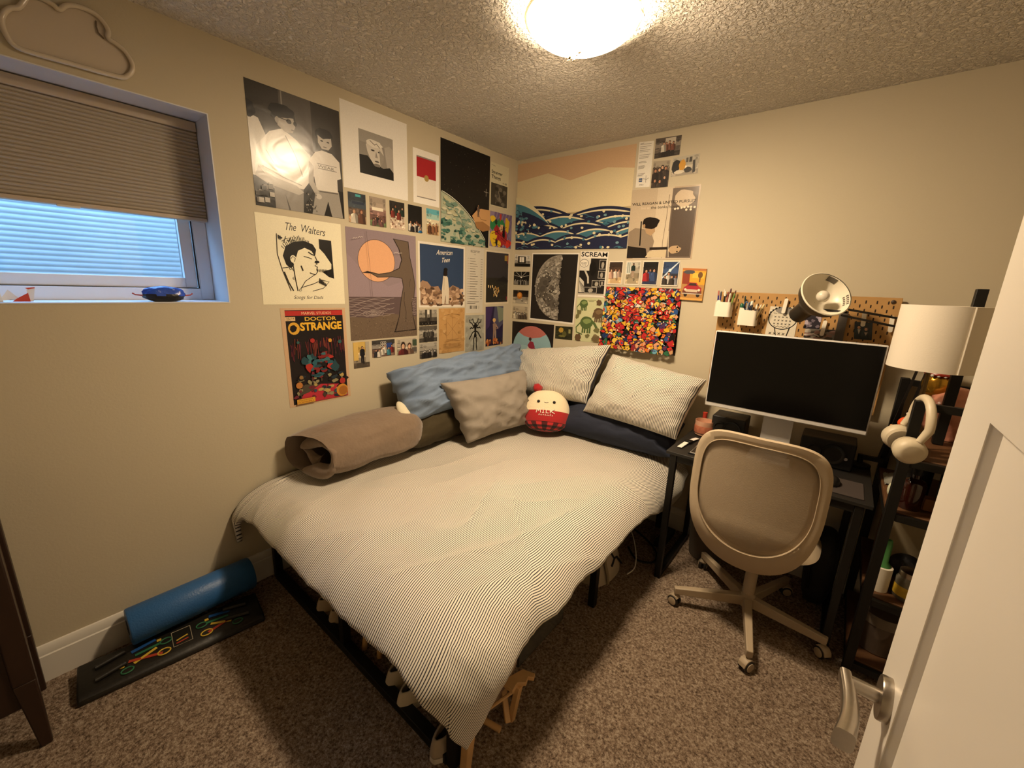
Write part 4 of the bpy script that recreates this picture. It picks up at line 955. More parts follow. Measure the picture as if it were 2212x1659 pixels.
fold('wing', [(-.068, y_-.03, SP+.001), (-.068, y_+.015, SP+.012), (-.068, y_-.005, SP+.04)], PW)
cr2 = thing('paper_box', (-.07, -2.65, SP), 'white folded paper shape beside the red crane on the sill', 'paper ornament')
b = new(); prism(b, [(-.08, -2.70, SP+.001), (-.08, -2.605, SP+.001), (-.08, -2.61, SP+.05), (-.08, -2.67, SP+.062)], (.035, 0, 0)); obj('folded_paper', b, PW, cr2, smooth=False)
# ---------------------------------------------------------------- under the bed
CLR = mat('crate_plastic', '#6f6d66', .18, alpha=.62, coat=.3)
cr_ = thing('storage_box', (1.18, -1.32, 0), 'clear plastic storage box under the right side of the bed', 'storage box')
b = new(); x0, x1, y0, y1 = 1.02, 1.33, -1.50, -1.16
for a in ((x0, x0+.004, y0, y1, .003, .16), (x1-.004, x1, y0, y1, .003, .16), (x0, x1, y0, y0+.004, .003, .16), (x0, x1, y1-.004, y1, .003, .16), (x0, x1, y0, y1, .003, .007)): box(b, *a)
obj('tub', b, CLR, cr_, smooth=False)
b = new()
for a in ((x0-.006, x1+.006, y0-.006, y0+.006, .155, .168), (x0-.006, x1+.006, y1-.006, y1+.006, .155, .168), (x0-.006, x0+.006, y0+.006, y1-.006, .155, .168), (x1-.006, x1+.006, y0+.006, y1-.006, .155, .168)): box(b, *a)
obj('rim', b, mat('crate_rim', '#8c8a82', .25), cr_)
obj('grey_cloth', box(new(), 1.05, 1.30, -1.46, -1.19, .008, .11), mat('cloth_grey', '#4b4a46', .9, bump=.5, bs=20), bev=.02, label='dark grey cloth folded inside the clear storage box', cat='cloth')
# canvas tote
tt_ = thing('tote_bag', (1.28, -.72, 0), 'off-white canvas tote bag with black print slumped under the bed', 'bag')
b = new()
def tote(a, c):
    th = 2*PI*a; e = .75
    cx, sy = math.cos(th), math.sin(th)
    x = abs(cx)**e*(1 if cx > 0 else -1)*.105; y = abs(sy)**e*(1 if sy > 0 else -1)*.155
    k = 1-.12*c+.05*nz(cx*2, sy*2, c*3)
    ang_ = .55
    return V((1.28+(x*math.cos(ang_*.0)-0)*k-.03*c, -.725+y*k+.0, .003+.185*c*(1+.12*nz(cx*1.5, sy*1.5, 9))))
vv = grid(b, tote, 40, 14, wrap=True); b.faces.new([q[0] for q in vv][::-1])
tbg = obj('canvas', b, mat('canvas_cream', '#b9ab95', .9, bump=.15, bs=80), tt_, ang=60)
def tp(y, z, off=.004):
    c = z/.185; return V((1.28+.105*(1-.12*c)-.03*c+off, -.725+y, z))
ST = mat('print_black', '#16130f', .7)
for pts in ([(-.02, .165), (.0, .13), (.02, .10), (.0, .085), (-.02, .075)], [(.02, .10), (.05, .095), (.075, .06), (.09, .04)], [(-.03, .15), (-.01, .145), (.02, .152)]):
    b = new(); tube(b, [tp(*p) for p in pts], .0055, 6); obj('black_print', b, ST, tt_)
b = new(); tube(b, [tp(-.08, .18), tp(-.085, .12, .006), tp(-.075, .05, .006), tp(-.08, .012)], .008, 8); obj('strap', b, mat('strap_tan', '#94856b', .9), tt_)
# shoes
def shoe(x, y, rot, label, col, kind='slipper', L=.24, z0=.0, sole='#d8cfbf'):
    s = thing(kind, (x, y, z0), label, 'shoe', 'shoes under the bed'); c, sn = math.cos(rot), math.sin(rot)
    def T_(a, w, z): return V((x+a*c-w*sn, y+a*sn+w*c, z0+z))
    def half(t): return .036*(.86+.28*math.sin(PI*min(1, t*1.05))**1)*(1-max(0, t-.86)*2.6)*(1-max(0, .10-t)*3.5)
    b = new(); n = 40; ol = []
    for i in range(n):
        th = 2*PI*i/n; t = .5+.5*math.cos(th); ol.append(T_(L*(t-.5), half(t)*(1 if math.sin(th) > 0 else -1)*abs(math.sin(th))**.35, .002))
    prism(b, ol, (0, 0, .02)); obj('sole', b, mat('sole_'+sole, sole, .7), s)
    b = new()
    def up(a, k):
        th = 2*PI*a; t = .5+.5*math.cos(th)
        toe = max(0, (t-.5)/.5); hgt = .062-.02*toe
        sh_ = 1-.30*k*k-(.55*k*k*toe)
        return T_(L*(t-.5)*(1-.12*k*k)-.01*k*toe, half(t)*(1 if math.sin(th) > 0 else -1)*abs(math.sin(th))**.35*sh_*.97, .021+hgt*k)
    vv = grid(b, up, 40, 8, wrap=True)
    u_ = obj('upper', b, mat('upper_'+col, col, .8, bump=.1, bs=120), s, ang=60); md = u_.modifiers.new('solid', 'SOLIDIFY'); md.thickness = .006
    b = new(); vv2 = []
    for i in range(0, 40): 
        th = 2*PI*i/40; t = .5+.5*math.cos(th); vv2.append(b.verts.new(T_(L*(t-.5)*.9, half(t)*(1 if math.sin(th) > 0 else -1)*abs(math.sin(th))**.35*.85, .03)))
    b.faces.new(vv2); obj('insole', b, mat('insole_dark', '#3c2f25', .9), s)
    if kind == 'cap_shoe' or col == '#c9bda8': 
        b = new(); tube(b, [T_(L*.10, -.022, .064), T_(L*.10, .022, .064)], .003, 6); tube(b, [T_(L*.18, -.022, .058), T_(L*.18, .022, .058)], .003, 6); obj('lace', b, WHT, s)
shoe(.475, -1.79, 1.45, 'cream slipper under the bed furthest from the camera, heel outwards', '#b8a68c', 'slipper', z0=.0)
shoe(.575, -1.785, 1.5, 'second cream slipper under the bed, beside the first', '#b5a289', 'slipper')
shoe(.66, -1.78, 1.42, 'tan moccasin under the bed just left of the middle bed leg', '#6b4c30', 'moccasin', sole='#8a7357')
shoe(1.02, -1.79, 1.5, 'white sneaker under the bed left of the centre of the foot rail gap', '#c9bda8', 'sneaker')
shoe(1.115, -1.81, 1.55, 'white sneaker with rounded toe, second of the white pair under the bed', '#d0c4ae', 'sneaker')
shoe(1.325, -1.835, 1.6, 'pale grey shoe under the bed corner nearest the camera', '#a99983', 'sneaker')
# wooden pieces under the bed
OAKW = mat('light_wood', '#cfa671', .55, var=.2, vs_=18)
ws = thing('wooden_stand', (1.38, -1.68, 0), 'small pale wooden folding stand poking out from under the bed', 'wooden stand')
b = new(); prism(b, [(1.40, -1.70, .150), (1.43, -1.61, .150), (1.475, -1.595, .150), (1.482, -1.612, .150), (1.464, -1.622, .150), (1.472, -1.645, .150), (1.45, -1.665, .150), (1.455, -1.70, .150)], (0, 0, .016)); obj('shaped_board', b, OAKW, ws, bev=.002)
b = new(); bar(b, (1.452, -1.66, .150), (1.437, -1.676, .0), .022); obj('leg', b, OAKW, ws, bev=.003)
b = new(); bar(b, (1.38, -1.66, .10), (1.44, -1.70, .012), .020); obj('leg', b, OAKW, ws, bev=.003)
b = new(); tube(b, [(1.46, -1.63, .145), (1.36, -1.83, .06)], .006, 8); obj('dowel', b, OAKW, ws)
b = new(); tube(b, [(1.36, -1.75, .01), (1.435, -1.735, .01)], .011, 10); obj('foot_peg', b, OAKW, ws)
bs_ = thing('woven_basket', (1.33, -1.70, 0), 'round pinkish beige basket rim beside the wooden stand under the bed', 'basket')
b = new(); lathe(b, [(.075, .003), (.08, .01), (.105, .16), (.112, .165), (.112, .185), (.10, .188), (.095, .16), (.07, .02)], (1.30, -1.66, .0), n=40); obj('bowl', b, mat('basket_beige', '#a58d78', .9, var=.2, vs_=40, bump=.3, bs=90), bs_)
wl = thing('wooden_peg', (1.43, -1.875, 0), 'pale wooden leg standing under the drooping duvet corner', 'wooden leg')
b = new(); bar(b, (1.432, -1.905, .0), (1.43, -1.88, .20), .024, .03, .034, .03); obj('leg_post', b, OAKW, wl, bev=.003)
ws2 = thing('wooden_stool', (.82, -1.70, 0), 'little wooden stool hidden under the middle of the bed', 'stool')
for x, y in ((.776, -1.86), (.86, -1.84), (.78, -1.70), (.87, -1.70)):
    b = new(); tube(b, [(x, y, .0), (x+(.82-x)*.2, y+(-1.78-y)*.2, .12)], [.013, .010], 10); obj('leg', b, OAKW, ws2)
b = new(); lathe(b, [(.085, .12), (.088, .125), (.088, .14), (.085, .145)], (.825, -1.775, 0), n=28); obj('seat', b, OAKW, ws2)
cord([(1.27, -.22, .015), (1.38, -.28, .02), (1.48, -.36, .012), (1.50, -.46, .008), (1.42, -.50, .006), (1.33, -.42, .006)], .006, CORD, 'tangled black cords on the floor between bed and desk leg')
obj('power_strip', box(new(), 1.44, 1.50, -.30, -.08, .002, .04), SPK, bev=.005, label='black power strip on the floor behind the left desk leg', cat='power strip')
# dark backpack under the desk by the shelf
bpk = thing('backpack', (2.235, -.17, 0), 'dark backpack slumped under the right end of the desk', 'backpack')
b = new()
def pack(a, c):
    th = 2*PI*a; cx, sy = math.cos(th), math.sin(th); ph = PI*c
    s = max(0, math.sin(ph))**.5
    return V((2.235+abs(cx)**.7*(1 if cx > 0 else -1)*.065*s, -.17+abs(sy)**.7*(1 if sy > 0 else -1)*.115*s*(1+.1*nz(cx*2, sy*2, c*3)), .205-.2*math.cos(ph)))
grid(b, pack, 32, 18, wrap=True); obj('pack_body', b, mat('pack_dark', '#1c1a1b', .7, bump=.3, bs=30), bpk)
b = new(); tube(b, [(2.20, -.285, .34), (2.19, -.30, .25), (2.20, -.285, .12)], .008, 8); obj('shoulder_strap', b, BLK, bpk)
# ---------------------------------------------------------------- paper on the walls
def print_mat(name, rough, coat=0, bump=.05, spec=.5):
    m = mat(name, '#ffffff', rough, coat=coat, spec=spec); nt = m.node_tree; p = nt.nodes['Principled BSDF']
    at = nt.nodes.new('ShaderNodeAttribute'); at.attribute_name = 'Col'; tc = nt.nodes.new('ShaderNodeTexCoord')
    n = nt.nodes.new('ShaderNodeTexNoise'); n.inputs['Scale'].default_value = 260; n.inputs['Detail'].default_value = 3
    mr = nt.nodes.new('ShaderNodeMapRange'); mr.inputs[3].default_value = .8; mr.inputs[4].default_value = 1.15; nt.links.new(n.outputs['Fac'], mr.inputs[0])
    mx = nt.nodes.new('ShaderNodeMix'); mx.data_type = 'RGBA'; mx.blend_type = 'MULTIPLY'; mx.inputs[0].default_value = .6
    nt.links.new(tc.outputs['Object'], n.inputs['Vector']); nt.links.new(at.outputs['Color'], mx.inputs[6]); nt.links.new(mr.outputs[0], mx.inputs[7]); nt.links.new(mx.outputs[2], p.inputs['Base Color'])
    n2 = nt.nodes.new('ShaderNodeTexNoise'); n2.inputs['Scale'].default_value = 9; n2.inputs['Detail'].default_value = 2; n2.inputs['Distortion'].default_value = 1
    b = nt.nodes.new('ShaderNodeBump'); b.inputs['Strength'].default_value = bump; b.inputs['Distance'].default_value = .02
    nt.links.new(tc.outputs['Object'], n2.inputs['Vector']); nt.links.new(n2.outputs['Fac'], b.inputs['Height']); nt.links.new(b.outputs[0], p.inputs['Normal'])
    return m
MATTE, SATIN, GLOSS = print_mat('print_matte', .75, spec=.2), print_mat('print_satin', .42, spec=.35), print_mat('print_gloss', .22, bump=.07, spec=.6)
TXT = {}
def text_geo(s, bold=0):
    k = (s, bold)
    if k not in TXT:
        cu = bpy.data.curves.new('lettering', 'FONT'); cu.body = s; cu.resolution_u = 3; cu.offset = bold
        o = bpy.data.objects.new('lettering', cu); me = bpy.data.meshes.new_from_object(o)
        vv = [(v.co.x, v.co.y) for v in me.vertices]; ff = [tuple(p.vertices) for p in me.polygons]
        bpy.data.objects.remove(o); bpy.data.curves.remove(cu); bpy.data.meshes.remove(me)
        x0, x1 = min(v[0] for v in vv), max(v[0] for v in vv); y0, y1 = min(v[1] for v in vv), max(v[1] for v in vv)
        TXT[k] = ([((x-x0)/(y1-y0), (y-y0)/(y1-y0)) for x, y in vv], ff, (x1-x0)/(y1-y0))
    return TXT[k]
class Art:
    def __init__(s, name, label, cat, wall, q, col, m=None, group=None, thick=.0012, off=None):
        s.name, s.label, s.cat, s.group, s.m = name, label, cat, group, m or MATTE
        if wall == 'L': s.q = [V((0, a, b)) for a, b in q]; s.n = V((1, 0, 0))
        else: s.q = [V((a, 0, b)) for a, b in q]; s.n = V((0, -1, 0))
        if off: s.q = [p+s.n*off for p in s.q]
        s.w = (s.q[1]-s.q[0]).length; s.h = (s.q[3]-s.q[0]).length; s.th = thick; s.k = 0
        s.v, s.f, s.c = [], [], []
        A = [p+s.n*.0004 for p in s.q]; B = [p+s.n*thick for p in s.q]; s.v += A+B
        for f_ in ((0, 1, 2, 3), (7, 6, 5, 4), (0, 4, 5, 1), (1, 5, 6, 2), (2, 6, 7, 3), (3, 7, 4, 0)): s.f.append(f_); s.c.append(lin(col))
    def pt(s, u, v):
        a, b, c, d = s.q; return (a*(1-u)+b*u)*(1-v)+(d*(1-u)+c*u)*v+s.n*(s.th+.00005*s.k)
    def p(s, pts, c, clip=True):
        s.k += 1; i = len(s.v)
        if clip: pts = [(min(1, max(0, a)), min(1, max(0, b))) for a, b in pts]
        s.v += [s.pt(*t) for t in pts]; s.f.append(tuple(range(i, i+len(pts)))); s.c.append(lin(c)); return s
    def r(s, u0, v0, u1, v1, c): return s.p([(u0, v0), (u1, v0), (u1, v1), (u0, v1)], c)
    def e(s, u, v, ru, rv, c, n=18, rot=0):
        o = []
        for i in range(n):
            a = 2*PI*i/n; x, y = ru*math.cos(a)*s.w, rv*math.sin(a)*s.h
            o.append((u+(x*math.cos(rot)-y*math.sin(rot))/s.w, v+(x*math.sin(rot)+y*math.cos(rot))/s.h))
        return s.p(o, c)
    def blob(s, u, v, ru, rv, c, sd=0, n=18, amp=.3):
        return s.p([(u+ru*math.cos(2*PI*i/n)*(1+amp*nz(math.cos(2*PI*i/n)*1.7+sd*3.1, math.sin(2*PI*i/n)*1.7, sd)), v+rv*math.sin(2*PI*i/n)*(1+amp*nz(math.cos(2*PI*i/n)*1.7+sd*3.1, math.sin(2*PI*i/n)*1.7, sd+5))) for i in range(n)], c)
    def l(s, pts, wd, c):
        s.k += 1; P_ = [V((a*s.w, b*s.h, 0)) for a, b in pts]; L, R = [], []
        for i, q in enumerate(P_):
            d = P_[min(i+1, len(P_)-1)]-P_[max(i-1, 0)]; d = d.normalized() if d.length > 1e-9 else V((1, 0, 0)); nn = V((-d.y, d.x, 0))*wd/2
            L.append(q+nn); R.append(q-nn)
        cl = lambda x: min(1, max(0, x))
        for i in range(len(P_)-1):
            j = len(s.v); s.v += [s.pt(cl(x.x/s.w), cl(x.y/s.h)) for x in (L[i], L[i+1], R[i+1], R[i])]; s.f.append((j, j+1, j+2, j+3)); s.c.append(lin(c))
        return s
    def t(s, txt, u, v, hv, c, wid=None, shear=0, bold=0, cen=False, rise=0):
        vv, ff, asp = text_geo(txt, bold); s.k += 1; i = len(s.v); hm = hv*s.h
        wm = wid*s.w if wid else asp*hm; sc = wm/asp
        if cen: u -= wm/s.w/2
        s.v += [s.pt(min(1, max(0, u+(x*sc+shear*y*hm)/s.w)), v+hv*(1-y)-rise*x/asp) for x, y in vv]
        for f_ in ff: s.f.append(tuple(i+j for j in f_)); s.c.append(lin(c))
        return s
    def end(s):
        me = bpy.data.meshes.new(s.name); cs = [p for p in s.q]; org = (cs[2]+cs[3])/2
        me.from_pydata([v-org for v in s.v], [], s.f); me.materials.append(s.m)
        ca = me.color_attributes.new('Col', 'FLOAT_COLOR', 'CORNER'); d = []
        for pg, c in zip(me.polygons, s.c):
            for _ in pg.vertices: d += [*c, 1]
        ca.data.foreach_set('color', d)
        # make every face look out into the room
        bm = bmesh.new(); bm.from_mesh(me)
        for i, fc in enumerate(bm.faces):
            if i == 0 or i > 5:
                fc.normal_update()
                out = -s.n if i == 0 else s.n
                if fc.normal.dot(out) < 0: fc.normal_flip()
        bm.to_mesh(me); bm.free()
        o = bpy.data.objects.new(s.name, me); COL.objects.link(o); o.location = org; ORG[o.name] = org
        return tag(o, s.label, s.cat, s.group)
def rectq(x0, x1, z0, z1): return [(x0, z1), (x1, z1), (x1, z0), (x0, z0)]
SK, SKB = ['#c99a7a', '#b98566', '#8a5a42', '#d8ad8e'], ['#b5b0a8', '#9b958c', '#cfc9c0', '#807a72']
def person(a, u, v, s, skin, hair, top, legs=None, hl=1):
    """tiny printed figure: head at (u, v), s = head height in v units"""
    k = a.h/a.w
    if legs:
        a.p([(u-.75*s*k, v+3.2*s), (u+.75*s*k, v+3.2*s), (u+.7*s*k, v+6.6*s), (u+.12*s*k, v+6.6*s), (u, v+4.2*s), (u-.12*s*k, v+6.6*s), (u-.7*s*k, v+6.6*s)], legs)
    a.p([(u-.3*s*k, v+.45*s), (u+.3*s*k, v+.45*s), (u+1.05*s*k, v+.95*s), (u+1.15*s*k, v+3.4*s), (u-1.15*s*k, v+3.4*s), (u-1.05*s*k, v+.95*s)], top)
    a.e(u, v-.06*s, .52*s*k, .60*s*hl, hair, 12); a.e(u, v+.08*s, .36*s*k, .45*s, skin, 12)
    dk = lambda c, q: '#%02x%02x%02x' % tuple(min(255, int(int(c[j:j+2], 16)*q)) for j in (1, 3, 5))
    a.p([(u+.02*s*k, v+.48*s), (u+.3*s*k, v+.45*s), (u+1.05*s*k, v+.95*s), (u+1.15*s*k, v+3.4*s), (u+.45*s*k, v+3.4*s), (u+.2*s*k, v+1.6*s)], dk(top, .68))
    a.p([(u-1.05*s*k, v+.95*s), (u-.5*s*k, v+.62*s), (u-.75*s*k, v+1.7*s)], dk(top, 1.3)); a.p([(u+.10*s*k, v-.3*s), (u+.34*s*k, v-.02*s), (u+.32*s*k, v+.2*s), (u+.1*s*k, v+.5*s), (u+.16*s*k, v+.1*s)], dk(skin, .78))
    a.e(u-.13*s*k, v+.02*s, .045*s*k, .04*s, hair, 6); a.e(u+.13*s*k, v+.02*s, .045*s*k, .04*s, hair, 6)
def snap(label, wall, q, bg, people_, extra=None, border=None, group=None, m=None, seed=0):
    a = Art('photo_print', label, 'photo', wall, q, border or bg[0], m or SATIN, group); rg = random.Random(seed)
    e = .045 if border else 0
    n = len(bg)
    for i, c in enumerate(bg): a.r(e, e+(1-2*e)*i/n, 1-e, 1-e, c)
    for i in range(26):
        v_ = e+(1-2*e)*rg.random(); c = bg[min(n-1, int(n*v_))]; q = rg.choice((.72, .85, 1.15, 1.3)); h_ = '#%02x%02x%02x' % tuple(min(255, int(int(c[j:j+2], 16)*q)) for j in (1, 3, 5))
        a.blob(min(.9, max(.1, rg.random())), min(.92, max(.08, v_)), .03+.07*rg.random(), .02+.05*rg.random(), h_, i+seed, 7, .8)
    if extra: extra(a, rg)
    for pr in people_: person(a, *pr)
    if border:
        for z in ((0, 0, e, 1), (1-e, 0, 1, 1), (0, 1-e, 1, 1), (0, 0, 1, e)): a.r(*z, border)
    return a.end()
def crowd(n, v0, v1, s, tops, bw=False, sd=1, u0=.1, u1=.9, legs=None):
    rg = random.Random(sd); out = []
    for i in range(n):
        t = (i+.5)/n; out.append((u0+(u1-u0)*t+rg.uniform(-.03, .03), rg.uniform(v0, v1), s*rg.uniform(.85, 1.15), rg.choice(SKB if bw else SK), rg.choice(['#1b1512', '#2b1d15', '#0f0d0c']), rg.choice(tops), legs))
    return sorted(out, key=lambda p: p[1])
def rects(*rs):
    def fn(a, rg):
        for x in rs: a.r(*x)
    return fn
# ---- left wall, large sheets
a = Art('poster', 'largest black and white poster of two people standing, top left of the wall', 'poster', 'L', rectq(-1.825, -1.408, 1.835, 2.332), '#4a4642', GLOSS)
a.r(0, 0, .32, 1, '#3b3835').r(.32, 0, .66, .8, '#5a5652').r(.34, 0, .355, .7, '#8a857e').r(.66, 0, 1, .75, '#3a3734').r(0, .74, 1, 1, '#141211')
a.p([(0, .26), (.10, .28), (.16, .40), (.14, .75), (0, .75)], '#d8d3cb').blob(.02, .22, .06, .07, '#141211', 3)
a.p([(.20, .78), (.52, .74), (.50, 1), (.20, 1)], '#8d8882').p([(.31, .86), (.36, 1), (.34, 1)], '#4a4642')
a.p([(.20, .36), (.33, .31), (.47, .37), (.62, .48), (.68, .62), (.52, .79), (.20, .79), (.02, .72), (.06, .50)], '#e5e0d8')
a.l([(.36, .36), (.45, .50), (.52, .68)], .004, '#8a857d').l([(.10, .66), (.30, .72), (.50, .76)], .005, '#a9a39b').l([(.15, .52), (.22, .62)], .004, '#b5afa6')
a.p([(.06, .66), (.12, .72), (.44, .77), (.52, .82), (.46, .85), (.14, .80), (.02, .75)], '#b9b3ab')
a.blob(.36, .20, .125, .085, '#100e0d', 2).p([(.28, .22), (.46, .20), (.475, .27), (.44, .325), (.36, .33), (.29, .29)], '#b3ada5').blob(.34, .165, .13, .055, '#100e0d', 4)
a.e(.41, .235, .028, .02, '#0c0b0a').e(.475, .24, .02, .018, '#0c0b0a').l([(.30, .225), (.40, .23)], .003, '#2a2725').e(.285, .25, .02, .025, '#9d978f').e(.455, .30, .03, .006, '#5e5852')
a.p([(.66, .76), (.94, .75), (.98, 1), (.84, 1), (.80, .86), (.74, 1), (.60, 1)], '#9a958e').l([(.70, .78), (.93, .77)], .005, '#55504b')
a.p([(.68, .43), (.76, .40), (.88, .41), (.97, .47), (.98, .62), (.93, .64), (.93, .76), (.67, .77), (.64, .60), (.60, .52)], '#dcd7cf')
a.p([(.60, .52), (.65, .56), (.64, .70), (.70, .80), (.66, .83), (.58, .72)], '#b0aaa2').e(.69, .83, .035, .025, '#c2bcb4')
a.blob(.80, .27, .10, .07, '#12100f', 6).p([(.72, .27), (.88, .27), (.885, .34), (.84, .385), (.76, .385), (.72, .34)], '#bbb5ad').blob(.80, .245, .095, .045, '#12100f', 8)
a.e(.765, .315, .018, .006, '#2a2725', 8).e(.84, .315, .018, .006, '#2a2725', 8).e(.80, .365, .025, .005, '#6b655f', 8)
a.t('WEAR', .70, .535, .026, '#6a655f', wid=.20).l([(.69, .528), (.93, .522)], .002, '#6a655f').l([(.70, .57), (.93, .565)], .003, '#7a756f')
for i in range(26): rg = random.Random(i); a.e(rg.uniform(.52, .66), rg.uniform(.80, .98), .008, .008, rg.choice(['#6b665f', '#2c2926', '#9a948b']), 6)
for i in range(14): rg = random.Random(i+50); a.r(*(lambda x, y: (x, y, x+.05, y+.04))(rg.uniform(0, .15), rg.uniform(.78, .94)), rg.choice(['#3a3632', '#6d6861', '#1b1917', '#b5afa6']))
a.end()
a = Art('poster', 'white bordered poster with a small grey portrait in its middle', 'poster', 'L', rectq(-1.4025, -1.0025, 1.99, 2.394), '#e9e5de', SATIN)
a.r(.24, .26, .76, .78, '#8b867f').r(.24, .26, .76, .40, '#98938b').p([(.62, .40), (.70, .36), (.76, .40), (.76, .70), (.66, .66)], '#a8a29a')
a.p([(.24, .56), (.36, .55), (.44, .62), (.60, .66), (.70, .63), (.76, .68), (.76, .78), (.24, .78)], '#141210')
a.p([(.34, .42), (.40, .36), (.50, .35), (.58, .40), (.61, .50), (.60, .58), (.54, .655), (.46, .65), (.40, .58), (.36, .50)], '#c9c3ba')
a.blob(.47, .385, .12, .045, '#dad5cc', 3).l([(.40, .36), (.47, .40), (.50, .38), (.55, .42)], .004, '#6d675f').e(.44, .47, .03, .010, '#3c3834').e(.545, .475, .028, .010, '#3c3834').p([(.49, .47), (.515, .55), (.475, .55)], '#8f8981').e(.50, .595, .035, .010, '#55504a').p([(.54, .44), (.61, .50), (.60, .58), (.55, .64), (.545, .54)], '#958f86').e(.50, .64, .05, .02, '#77716a')
a.end()
a = Art('poster', 'small red over white picture card between the portrait and space posters', 'poster', 'L', rectq(-.9625, -.765, 1.991, 2.289), '#ece8e1', SATIN)
a.r(.13, .14, .87, .88, '#e4ddd2').r(.13, .14, .87, .50, '#a5222a').r(.13, .12, .87, .145, '#8d8780').r(.13, .865, .87, .885, '#8d8780').e(.5, .50, .09, .06, '#a58a4a').end()
# row of five snapshots
LQ = lambda y, w_, z0, h_: rectq(y, y+w_, z0, z0+h_)
RZ, RH = 1.823, .150
snap('snapshot of people seen from above in a dark car, under the portrait', 'L', LQ(-1.383, .102, RZ, RH), ['#27313a', '#3c4650', '#5b4a3d', '#a58a6c'], [(.3, .62, .12, SK[0], '#8a6a4a', '#c9c0b0'), (.72, .60, .13, SK[1], '#5a2f1c', '#5e3a28')], rects((.4, .04, .7, .12, '#3fa0a5'), (.2, .28, .9, .36, '#1d2a40')), group='snapshots on the wall')
snap('pinkish crowd snapshot with a pale caption bar, second of the five under the portrait', 'L', LQ(-1.258, .102, RZ, RH), ['#9b8d7e', '#a89888', '#8b6a62', '#6f5048', '#5a6a48'], crowd(6, .62, .8, .07, ['#6d4a48', '#8a5c58', '#2b2422'], sd=2), rects((.12, .35, .82, .46, '#e6dcc8')), group='snapshots on the wall')
snap('snapshot of a party crowd over scattered white shapes, under the portrait', 'L', LQ(-1.131, .101, RZ, RH), ['#2a2622', '#3a3128', '#c9b8a5', '#cdb9a6'], crowd(4, .18, .4, .09, ['#1d3028', '#1b1a1c', '#7a3028'], sd=3), lambda a, rg: [a.blob(rg.random(), rg.uniform(.55, .98), .05, .035, rg.choice(['#e8ddd0', '#8c6a58', '#d0bda8']), i, 8) for i in range(36)], group='snapshots on the wall')
snap('night selfie snapshot with a bright blue sleeve, fourth of the five under the portrait', 'L', LQ(-1.004, .102, RZ, RH), ['#0d0c0d', '#121011'], crowd(6, .62, .85, .10, ['#c9c3ba', '#a39a90', '#1e1c20'], sd=4)+[(.85, .86, .1, SK[0], '#1b1512', '#1f6aa8')], group='snapshots on the wall')
snap('sunny beach snapshot with a turquoise sky, last of the five under the portrait', 'L', LQ(-.867, .102, RZ, RH), ['#5fa9b8', '#9fc4bd', '#d8cdb0', '#c2a880', '#b59a72'], crowd(3, .52, .62, .10, ['#5a3d2c', '#8a5f42', '#3d2a20'], sd=5, legs='#7a5a40'), group='snapshots on the wall')
# earth from space
a = Art('poster', 'tall black space poster of a figure on a rock above a green planet', 'poster', 'L', rectq(-.752, -.30, 1.791, 2.396), '#0e0c0d', SATIN)
rg = random.Random(8)
for i in range(50): a.e(rg.random(), rg.uniform(0, .6), .004, .003, rg.choice(['#6d5d48', '#8d8478', '#4a4038']), 6)
pl = [(-.0, .52)]+[(x, .50+.55*x**2+.06*x) for x in [i/14 for i in range(0, 14)]]
a.p([(0, .50)]+[(i/20, .50+.16*i/20+.35*(i/20)**2.2) for i in range(1, 19)]+[(.93, 1), (0, 1)], '#a9b09a')
def below(u, v): return v > .51+.16*u+.35*u**2.2
for i in range(240):
    uu, vv_ = rg.random()*.9, rg.uniform(.5, 1)
    if below(uu, vv_-.03) and u is not None:
        c_ = rg.choice(['#c9c7ae', '#8fa08c', '#b9b898', '#6d8a7c']) if vv_ < .5+.24*(1)+.2*uu else rg.choice(['#2f5a52', '#3d6b5f', '#1f4440', '#587f70', '#8aa08c'])
        a.blob(uu, vv_, rg.uniform(.015, .06), rg.uniform(.008, .022), c_, i, 9, .5)
a.l([(i/20, .50+.16*i/20+.35*(i/20)**2.2) for i in range(0, 19)], .004, '#dfe6d8')
a.p([(.60, .68), (.72, .60), (.80, .585), (1, .58), (1, .80), (.84, .83), (.70, .80), (.66, .74)], '#c79a68').p([(.66, .74), (.84, .72), (1, .76), (1, .80), (.84, .83), (.70, .80)], '#9c7248').l([(.72, .64), (.80, .70), (.92, .70)], .003, '#7a5634')
person(a, .735, .56, .018, '#b58a68', '#2a1c14', '#6a5548', '#5a4a40'); a.l([(.90, .36), (.90, .44)], .002, '#d8d0c0').l([(.85, .395), (.95, .395)], .002, '#d8d0c0').end()
a = Art('poster', 'small film poster with pale title strip over a stormy grey picture', 'poster', 'L', rectq(-.292, -.095, 2.084, 2.368), '#cfc9ac', SATIN)
a.r(.04, .46, .95, .98, '#3a362f').t('Stranger', .05, .17, .10, '#1b1917', bold=.02, wid=.60).t('Things', .05, .28, .11, '#1b1917', bold=.02, wid=.50).t('4 48', .66, .385, .05, '#3a362f', wid=.24).l([(.05, .06), (.25, .07)], .002, '#4a463c')
for i in range(26): a.blob(.3+.5*rg.random(), .5+.45*rg.random(), .10, .05, rg.choice(['#4a463f', '#5a554c', '#2c2924', '#6d675c']), i, 10)
a.l([(.44, .62), (.5, .75), (.56, .88)], .006, '#8d8678'); a.end()
a = Art('art_print', 'bright comic style print in yellow, red and purple under the film poster', 'art print', 'L', rectq(-.286, -.04, 1.806, 2.048), '#8a7a96', SATIN)
for i in range(9): a.p([(i*.14-.2, 1), (i*.14-.14, 1), (i*.14+.3, 0), (i*.14+.2, 0)], '#6d5a80')
